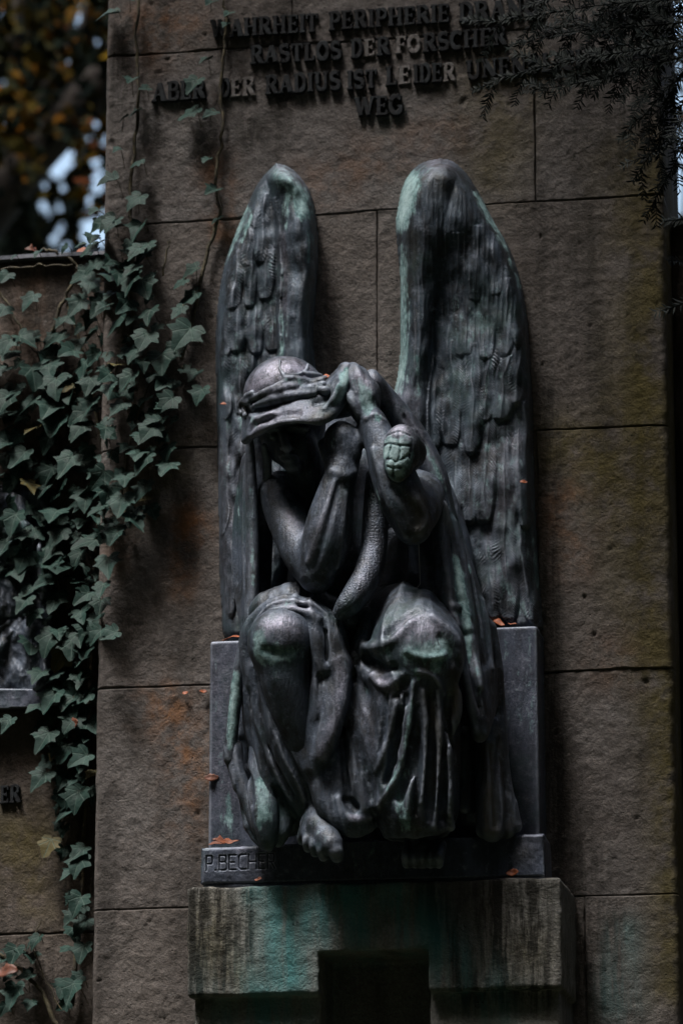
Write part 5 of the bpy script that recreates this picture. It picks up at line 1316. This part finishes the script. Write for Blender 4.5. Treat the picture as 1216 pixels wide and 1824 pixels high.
# ------------------------------------------------------------------ fallen leaves, each lying where it fell
def dry_leaf(label, px, py, d, size_px, seed, nz=0.6, cat='dry leaf', lobed=False, rnd=None):
    rr = random.Random(seed)
    s_ = size_px * PX * 0.5
    nu, nv = 9, 5
    V = []; F = []
    curl, twist = rr.uniform(.5, 1.5), rr.uniform(-.8, .8)
    for i in range(nu + 1):
        u = i / nu
        w = math.sin(math.pi * min(1, u * 0.96 + .02)) ** .8 * .55
        if lobed: w *= 0.72 + 0.38 * math.cos(i * 2.2)
        for j in range(nv):
            v_ = (j / (nv - 1) - .5) * 2
            x = (u - .5) * 2; y = v_ * w * (1 + .15 * rr.uniform(-1, 1))
            z = curl * .45 * (y * y) + .25 * math.sin(3 * x + seed) * curl * .5 + twist * x * y * .5 + rr.uniform(-.04, .04)
            V.append((x * s_, y * s_, z * s_))
    for i in range(nu):
        for j in range(nv - 1):
            a = i * nv + j; F.append((a, a + nv, a + nv + 1, a + 1))
    P = W(px, py, d)
    M = Matrix.Rotation(rr.uniform(-.5, .5), 3, 'Z') @ Matrix.Rotation(R(90 * (1 - nz)), 3, 'X') @ Matrix.Rotation(rr.uniform(-.3, .3), 3, 'Y')
    V = (np.array(V) @ np.array(M).T)
    o = link_mesh('dry_leaf', V, np.array(F), M_DRY, None, True, {'rnd': np.full(len(V), rr.random() if rnd is None else rnd)})
    o.location = P
    tag(o, label, cat, 'fallen autumn leaves')
    so = o.modifiers.new('thickness', 'SOLIDIFY'); so.thickness = 0.0008
    return o
dry_leaf('flat pale orange leaf on top of the slab beside the bared knee', 412, 1136, SD_ - .02, 34, 1, .8, rnd=.95)
dry_leaf('orange leaf at the lower tip of the larger wing, on the slab', 882, 1110, SD_ - .02, 34, 2, .7, rnd=.7)
dry_leaf('tiny orange scrap on the slab corner under the larger wing', 912, 1111, SD_ - .02, 16, 12, .7, rnd=.5)
dry_leaf('bright orange leaf caught in a cloak fold above the slab', 865, 1230, .29, 30, 3, .1, rnd=1.0)
dry_leaf('large curled rusty leaf on the base above the carved name', 402, 1497, .235, 48, 4, .55, lobed=True, rnd=.35)
dry_leaf('small rusty leaf tucked under the larger curled one above the carved name', 386, 1502, .22, 30, 14, .7, rnd=.2)
dry_leaf('orange brown leaf on the stone block at the right end of the base', 912, 1554, .27, 24, 5, .2, rnd=.6)
dry_leaf('small pale brown leaf on the stone block below the carved name', 460, 1566, .27, 15, 6, .4, rnd=.4)
dry_leaf('red and yellow leaf stuck in the wreath on the hooded head', 578, 673, .43, 30, 7, .5, rnd=1.0)
dry_leaf('tiny orange leaf on the smaller wing beside the wreath', 397, 719, .10, 14, 8, .5, rnd=.6)
dry_leaf('tiny curled leaf stuck to the larger wing near its outer edge', 932, 858, .12, 14, 9, .3, rnd=.7)
dry_leaf('small yellowish leaf in the stone joint left of the slab', 330, 1234, .006, 13, 10, .3, rnd=.9)
dry_leaf('small tan leaf in the stone joint touching the slab', 362, 1231, .008, 14, 11, .3, rnd=.8)
dry_leaf('curled russet leaf lying on the wall coping near the corner', 60, 446, WD - .04, 34, 15, .4, lobed=True, rnd=.1)
dry_leaf('bright orange leaf on the wall coping against the stele', 146, 447, WD - .02, 40, 16, .5, rnd=.55)
dry_leaf('drooping brown leaf hanging in the ivy over the dark lettering', 128, 1290, WD + .10, 42, 17, .1, rnd=.1)
dry_leaf('faded pink brown leaf in the ivy near the stele edge', 168, 532, WD + .12, 26, 18, .3, rnd=.3)
dry_leaf('dark red leaf at the foot of the ivy in the corner', 12, 1730, WD + .08, 50, 19, .3, rnd=.0)
dry_leaf('small rust brown leaf caught on the ivy above the middle', 152, 676, WD + .12, 16, 20, .2, rnd=.3)
dry_leaf('thin brown twig leaf stuck to the edge of the slab', 377, 1385, SD_ + .004, 26, 21, .1, rnd=.15)

# cobweb strung across the gap above the covered knee
web = []
for a, b, sag in (((700, 1072, .33), (795, 1078, .36), 6), ((728, 1062, .33), (800, 1084, .36), 3), ((745, 965, .40), (748, 1040, .36), 0), ((748, 1040, .36), (722, 1066, .34), 2), ((722, 1066, .34), (690, 1078, .34), 2), ((728, 1062, .33), (740, 1082, .37), 1), ((722, 1066, .34), (700, 1060, .33), 1), ((775, 1080, .36), (800, 1066, .35), 1), ((740, 1070, .34), (700, 1090, .35), 2)):
    P = [W(a[0] + (b[0] - a[0]) * t, a[1] + (b[1] - a[1]) * t + sag * 4 * t * (1 - t), a[2] + (b[2] - a[2]) * t) for t in np.linspace(0, 1, 9)]
    web.append((P, 0.0009))
tag(stem_mesh(web, 'cobweb', M_WEB, None, 4), 'dusty cobweb strung above the draped knee under the bent elbow', 'cobweb')

# ------------------------------------------------------------------ the second bronze, on the low wall, half hidden by the ivy
relief = tag(empty('bronze_relief', W(30, 1250, WD)), 'blue green bronze relief on the low wall, half covered by ivy', 'relief')
OB = [(-160, 862), (40, 866), (80, 885), (92, 930), (96, 1000), (94, 1100), (92, 1226), (-160, 1232)]
def relief_d(X, Y, sd):
    D = WD + dome(sd, 12, 0.03)
    for cx, cy, rx, ry, h in ((20, 915, 40, 40, .025), (36, 970, 40, 44, .025), (76, 1010, 14, 60, .02), (10, 1060, 50, 40, .02), (58, 1180, 44, 80, .02)):
        D = D + h * np.sqrt(np.clip(1 - ((X - cx) / rx) ** 2 - ((Y - cy) / ry) ** 2, 0, 1))
    u = (X - 48) / np.maximum((Y - 1085) * 0.55, 4)
    D = D + np.where(Y > 1100, .009 * np.sin(u * 4 + 2 * fbm(X / 40, Y / 60, 2, 31)) * np.clip((Y - 1100) / 60, 0, 1), 0) + .012 * fbm(X / 22, Y / 40, 4, 77)
    return np.where(sd < .8, WD - .01, D)
hfield('drapery_figure', OB, relief_d, 2.0, M_BODY, relief, WD - .012, lambda X, Y, s_: {'patina': px_mask([[(20, 930, 26, .7), (36, 985, 26, .8), (74, 1000, 12, .8), (76, 1040, 12, .7)], [(60, 1190, 14, .3)]])(X, Y), 'dust_light': Z0(X), 'ochre': Z0(X)})
hfield('ledge', [(-160, 1230), (94, 1226), (95, 1240), (95, 1258), (-160, 1264)], lambda X, Y, s_: np.where(s_ < .8, WD - .01, WD + .055 + .003 * fbm(X / 20, Y / 20, 3, 5)), 2.0, M_SLAB, relief, WD - .012, lambda X, Y, s_: {'patina': Z0(X), 'dust_light': np.full(len(X), .2), 'ochre': Z0(X)})

# ------------------------------------------------------------------ yew: trunk behind the stele's right edge, sprays hanging over the inscription
def pix(P):
    q = P - CAM; z = q @ fwd
    return 608 + FOC * (q @ rgt) / z, 912 - FOC * (q @ upv) / z
ry = random.Random(4)
yew = tag(empty('yew_tree', (XR + 1.1, 0.9, 0)), 'dark yew whose needled sprays hang over the upper right of the inscription', 'yew tree')
ys = Soup(); limbs = []
def needle(P, t, side, L, rnd):
    w = 0.0022
    t = np.array(t); n_ = np.cross(t, side); n_ /= np.linalg.norm(n_) + 1e-9
    dirv = 0.62 * t + 0.78 * np.array(side); dirv /= np.linalg.norm(dirv)
    wv = np.cross(dirv, n_) * w
    m = P + dirv * L * .55 - n_ * L * .06; e = P + dirv * L - n_ * L * .16
    ys.add([P - wv * .5, P + wv * .5, m + wv, m - wv, e + wv * .15, e - wv * .15], [(0, 1, 2, 3), (3, 2, 4, 5)], rnd)
def twig(P0, P1, sag, r0, gap=0.0046, L=0.024, sub=0):
    P0, P1 = np.array(P0), np.array(P1)
    ln = np.linalg.norm(P1 - P0); n_ = max(4, int(ln / gap))
    T_ = np.linspace(0, 1, n_)[:, None]
    w1, w2 = ry.uniform(0, 6), ry.uniform(0, 6)
    P = P0 + (P1 - P0) * T_ + np.array((0, 0, -1.0)) * sag * T_ ** 2 + 0.03 * ln * np.hstack([np.sin(T_ * 4 + w1), np.sin(T_ * 3 + w2), np.sin(T_ * 5 + w2)]) * T_
    limbs.append((P[::max(1, n_ // 10)], np.linspace(r0, r0 * .4, len(P[::max(1, n_ // 10)]))))
    for i in range(1, n_):
        t = P[i] - P[i - 1]; t = t / np.linalg.norm(t)
        up = np.array((ry.gauss(0, .35), -.8 + ry.gauss(0, .35), .55)); s_ = np.cross(t, up); s_ /= np.linalg.norm(s_) + 1e-9
        for sg in (1, -1):
            if ry.random() < .9: needle(P[i], t, sg * s_ + .25 * np.array((ry.gauss(0, 1), ry.gauss(0, 1), ry.gauss(0, 1))), L * ry.uniform(.7, 1.1) * (1 - .35 * (i / n_) ** 3), ry.random())
    return P
def spray(a, b, d0, d1, nsub, spread, sublen):
    """a main twig from pixel a to pixel b with side twigs"""
    P = twig(W(a[0], a[1] - 22, d0), W(b[0], b[1] - 16, d1), .02, .003)
    for k in range(nsub):
        i = int(len(P) * (0.12 + .86 * k / nsub)); i = min(i, len(P) - 2)
        t = P[i + 1] - P[i]; t /= np.linalg.norm(t)
        s_ = np.cross(t, (0, 1, 0)) * (1 if k % 2 else -1)
        e = P[i] + (t * .8 + s_ * spread * ry.uniform(.5, 1.2) + np.array((0, ry.gauss(0, .25), -.15))) * sublen * ry.uniform(.5, 1.1) * (1 - .5 * k / nsub)
        twig(P[i], e, .02, .0018)
for a, b, d0, d1, ns, sl in (((1230, 20), (838, 36), .55, .45, 16, .11), ((1230, 60), (905, 82), .5, .42, 13, .12), ((1240, 90), (835, 158), .6, .48, 18, .12), ((1230, 120), (938, 176), .5, .45, 14, .11),
                          ((1230, 40), (960, 60), .45, .4, 14, .12), ((1230, 80), (1020, 158), .4, .4, 11, .10),
                          ((1210, -60), (1040, 90), .5, .45, 12, .12), ((1230, 100), (1080, 150), .45, .42, 9, .09), ((1230, 140), (1100, 250), .3, .2, 9, .09),
                          ((1225, 190), (1130, 330), .25, .18, 9, .08), ((1215, 150), (1150, 270), .3, .2, 9, .08), ((1230, 260), (1150, 390), .22, .16, 7, .06), ((1190, -60), (930, 10), .5, .45, 12, .12), ((1200, -80), (1080, 60), .35, .3, 12, .13), ((1230, 40), (1120, 130), .35, .3, 10, .1), ((1235, -20), (1140, 80), .5, .45, 10, .12)):
    spray(a, b, d0, d1, int(ns * .7), .9, sl)
# the crown behind and beside the edge of the stele, thin enough for the sky to show
for k in range(150):
    x, y, d = ry.uniform(1176, 1420), ry.uniform(-260, 400), -ry.uniform(.5, 2.6)
    if (1190 < x < 1222 and 290 < y < 380) or (1186 < x < 1216 and ry.random() < .35 and 150 < y < 290): continue
    a = W(x, y, d); e = a + np.array((ry.uniform(-.16, .16), ry.uniform(-.12, .12), ry.uniform(-.16, .05)))
    ex, ey = pix(e)
    if 1180 < ex < 1226 and 282 < ey < 385: continue
    twig(a, e, .02, .003, .006, .03)
for k in range(110):
    x, y, d = ry.uniform(1230, 1700), ry.uniform(-500, 500), ry.uniform(-.4, .7)
    a = W(x, y, d); twig(a, a + np.array((ry.uniform(-.25, .15), ry.uniform(-.2, .2), ry.uniform(-.2, .05))), .03, .004, .007, .034)
for k in range(1500):  # unseen crown added overhead, shaped to shade the stele's top and right
    c_ = np.array((ry.uniform(-1.0, 2.0), -ry.uniform(.2, 2.0), ry.uniform(5.7, 7.2)))
    if c_[0] < (-1.0 if c_[1] > -.6 else .05) or c_[2] < 5.75 + .25 * max(0, .9 - c_[0]): continue
    twig(c_, c_ + np.array((ry.uniform(-.35, .1), ry.uniform(-.2, .2), ry.uniform(-.22, .05))), .04, .004, .011, .055)
for k in range(1300):  # unseen foliage added out of view at right, to block sky light
    c_ = np.array((ry.uniform(.75, 2.6), -ry.uniform(.2, 3.4), ry.uniform(1.6, 6.2)))
    e_ = c_ + np.array((ry.uniform(-.15, .3), ry.uniform(-.25, .25), ry.uniform(-.25, .05)))
    if min(pix(c_)[0], pix(e_)[0]) < 1300: continue
    twig(c_, e_, .04, .004, .012, .055)
TB = np.array((XR + 1.1, 0.9, 0.0))
tr = [TB + np.array((.05 * math.sin(z), .04 * math.cos(z * 1.3), z)) for z in np.linspace(-.2, 7.5, 14)]
trunk_paths = [(tr, np.linspace(.24, .06, 14))]
for z, e in ((4.0, (1300, 300, -.2)), (4.6, (1260, 60, .4)), (4.9, (1240, -20, .5)), (5.2, (1215, -60, .45)), (4.3, (1300, 380, -.8)), (5.5, (1400, -200, -1.0)), (5.0, (1240, 110, .45))):
    E = W(*e); S_ = np.array((TB[0], TB[1], z))
    trunk_paths.append(([S_, S_ * .5 + E * .5 + np.array((0, 0, .12)), E], [.05, .025, .006]))
stem_mesh(trunk_paths, 'trunk', M_BARK, yew, 10)
for P_, r_ in limbs:  # twig wood joined into the same mesh as its foliage
    for i in range(len(P_) - 1):
        t = P_[i + 1] - P_[i]; a = np.cross(t, (0, 1, 0.3)); a = a / (np.linalg.norm(a) + 1e-9); b = np.cross(t, a); b = b / (np.linalg.norm(b) + 1e-9)
        c3 = [a, b * .8 - a * .5, -b * .8 - a * .5]
        ys.add([P_[i] + r_[i] * q for q in c3] + [P_[i + 1] + r_[i + 1] * q for q in c3], [(0, 1, 4, 3), (1, 2, 5, 4), (2, 0, 3, 5)], 0.0)
ys.link('needled_twigs', M_YEW, yew, False)

# ------------------------------------------------------------------ trees behind the wall
rt_ = np.random.default_rng(9)
HOLES = [(110, 283, 34), (104, 300, 24), (163, 412, 28), (182, 422, 24), (178, 190, 10), (170, 220, 8), (186, 250, 8), (162, 245, 6), (170, 290, 9), (180, 310, 9), (165, 320, 8), (178, 335, 8), (185, 380, 8), (160, 345, 7), (110, 335, 8), (75, 365, 8), (80, 330, 7),
         (105, 372, 7), (108, 410, 8), (95, 425, 8), (125, 230, 7), (133, 155, 8), (150, 12, 7), (145, 32, 6), (140, 45, 6), (10, 305, 7), (10, 225, 6), (170, 125, 6), (172, 75, 6), (0, 25, 5), (118, 440, 8), (88, 380, 6), (120, 113, 4), (5, 145, 4), (160, 365, 7), (1206, 335, 34), (1200, 300, 16), (1210, 250, 10), (1200, 215, 8), (1212, 190, 8), (1196, 160, 6), (1208, 130, 6)]
def leaf_cards(soup, P, size, rnd):
    n_ = len(P)
    a = rt_.normal(size=(n_, 3)); a /= np.linalg.norm(a, axis=1)[:, None]
    b = rt_.normal(size=(n_, 3)); b -= a * (a * b).sum(1)[:, None]; b /= np.linalg.norm(b, axis=1)[:, None]
    c = np.cross(a, b)
    s_ = (size * rt_.uniform(.7, 1.3, n_))[:, None]
    V = np.stack([P - a * s_, P - a * s_ * .2 + b * s_ * .55 + c * s_ * .15, P + a * s_, P - a * s_ * .2 - b * s_ * .55 + c * s_ * .15], 1).reshape(-1, 3)
    F = np.arange(n_ * 4).reshape(-1, 4)
    soup.V.append(V); soup.F.append(F + soup.k); soup.k += n_ * 4
    soup.r.append(np.repeat(rnd, 4)); soup.uv.append(np.zeros((n_ * 4, 3)))
def btree(label, base_px, depth, trunk, box, n_, hue):
    root = W(*base_px, -depth); root[2] = 0
    o = tag(empty('broadleaf_tree', root), label, 'tree', 'trees beyond the wall')
    stem_mesh(trunk, 'trunk', M_BARK, o, 10)
    so = Soup()
    (x0, x1), (y0, y1), (d0, d1) = box
    m = n_ // 24
    cx, cy, cd_ = rt_.uniform(x0, x1, m), rt_.uniform(y0, y1, m), rt_.uniform(d0, d1, m)
    C_ = Wv(cx, cy, -cd_)
    hu = np.clip(rt_.normal(hue[0], hue[1], m), 0, 1)
    P = np.repeat(C_, 24, 0) + rt_.normal(size=(m * 24, 3)) * .11
    rn = np.clip(np.repeat(hu, 24) + rt_.normal(size=m * 24) * .06, 0, 1)
    X_, Y_ = pix(P)
    keep = np.ones(len(P), bool)
    lp = .042 * FOC / ((P - CAM) @ fwd)
    for hx, hy, hr in HOLES:
        keep &= np.hypot(X_ - hx, (Y_ - hy) * .85) > hr * .62 + lp * .5
    leaf_cards(so, P[keep], .045, rn[keep])
    so.link('crown', M_AUT, o, False)
    return o
D1, D2, D3 = 9.0, 15.0, 22.0
t1 = [([W(-160, 900, -D1) * [1, 1, 0], W(-130, 700, -D1), W(-60, 420, -D1), W(60, 270, -D1), W(190, 140, -D1), W(330, -60, -D1)], [.2, .18, .15, .125, .10, .06]), ([W(-60, 420, -D1), W(-40, 200, -D1), W(30, 40, -D1), W(60, -120, -D1)], [.09, .06, .04, .02]), ([W(60, 270, -D1), W(80, 160, -D1), W(150, 40, -D1), W(160, -80, -D1)], [.05, .03, .02, .012])]
btree('tree with a dark slanting trunk and orange leaves beyond the wall', (-160, 900), D1, t1, ((-220, 300), (-160, 340), (7.5, 11)), 7500, (.56, .22))
t2 = [([W(-260, 900, -D2) * [1, 1, 0], W(-260, 600, -D2), W(-240, 300, -D2), W(-200, -100, -D2)], [.2, .18, .14, .08])]
btree('dark green tree behind the slanting trunk beyond the wall', (-260, 900), D2, t2, ((-260, 760), (-160, 520), (13, 17)), 34000, (.32, .2))
t3 = [([W(1240, 900, -D2) * [1, 1, 0], W(1245, 600, -D2), W(1260, 200, -D2), W(1250, -200, -D2)], [.2, .18, .12, .06])]
btree('dim olive tree glimpsed behind the right edge of the stele', (1240, 900), D2, t3, ((1214, 1800), (-300, 600), (8, 13)), 3500, (.4, .2))
t4 = [([W(400, 900, -D3) * [1, 1, 0], W(400, 600, -D3), W(390, 300, -D3), W(380, 0, -D3)], [.25, .22, .15, .08])]
btree('yellowing tree farthest behind the wall beside the stele', (400, 900), D3, t4, ((-260, 760), (-160, 540), (20, 26)), 46000, (.42, .2))

# woodland added unseen round the other sides, to leave the stele only high sky light
wd = Soup()
for k in range(46):
    an = R(180 + (k - 22.5) / 22.5 * 128 + ry.uniform(-3, 3)); rad = ry.uniform(15, 20)
    c = np.array((math.sin(an) * rad, math.cos(an) * rad, 0))
    if c[1] > -3 and -10 < c[0] < 7: continue
    hgt = ry.uniform(23, 29)
    u = rt_.random(900); v_ = rt_.random(900) * 2 * math.pi
    rr_ = (1.0 + 1.8 * np.sin(np.clip(u * 1.05, 0, 1) * math.pi) ** .7) * np.sqrt(rt_.random(900))
    P = c + np.stack([rr_ * np.cos(v_), rr_ * np.sin(v_), u * hgt], 1)
    leaf_cards(wd, P, .6, np.clip(rt_.normal(.12, .12, 900), 0, .5))
for k in range(26):
    c = np.array((-30 + 1.9 * k + ry.uniform(-1, 1), ry.uniform(25, 34), 0))
    hgt = ry.uniform(9, 15)
    u = rt_.random(1100); v_ = rt_.random(1100) * 2 * math.pi
    rr_ = (1.2 + 2.0 * np.sin(np.clip(u * 1.05, 0, 1) * math.pi) ** .7) * np.sqrt(rt_.random(1100))
    P = c + np.stack([rr_ * np.cos(v_), rr_ * np.sin(v_), u * hgt], 1)
    X_, Y_ = pix(P)
    keep = np.ones(len(P), bool)
    for hx, hy, hr in HOLES: keep &= np.hypot(X_ - hx, Y_ - hy) > hr + 36
    leaf_cards(wd, P[keep], .22, np.clip(rt_.normal(.4, .22, keep.sum()), 0, 1))
tag(wd.link('added_woodland', M_AUT, None, False), 'dark autumn trees beyond the wall and added unseen ones blocking the low sky', kind='stuff')
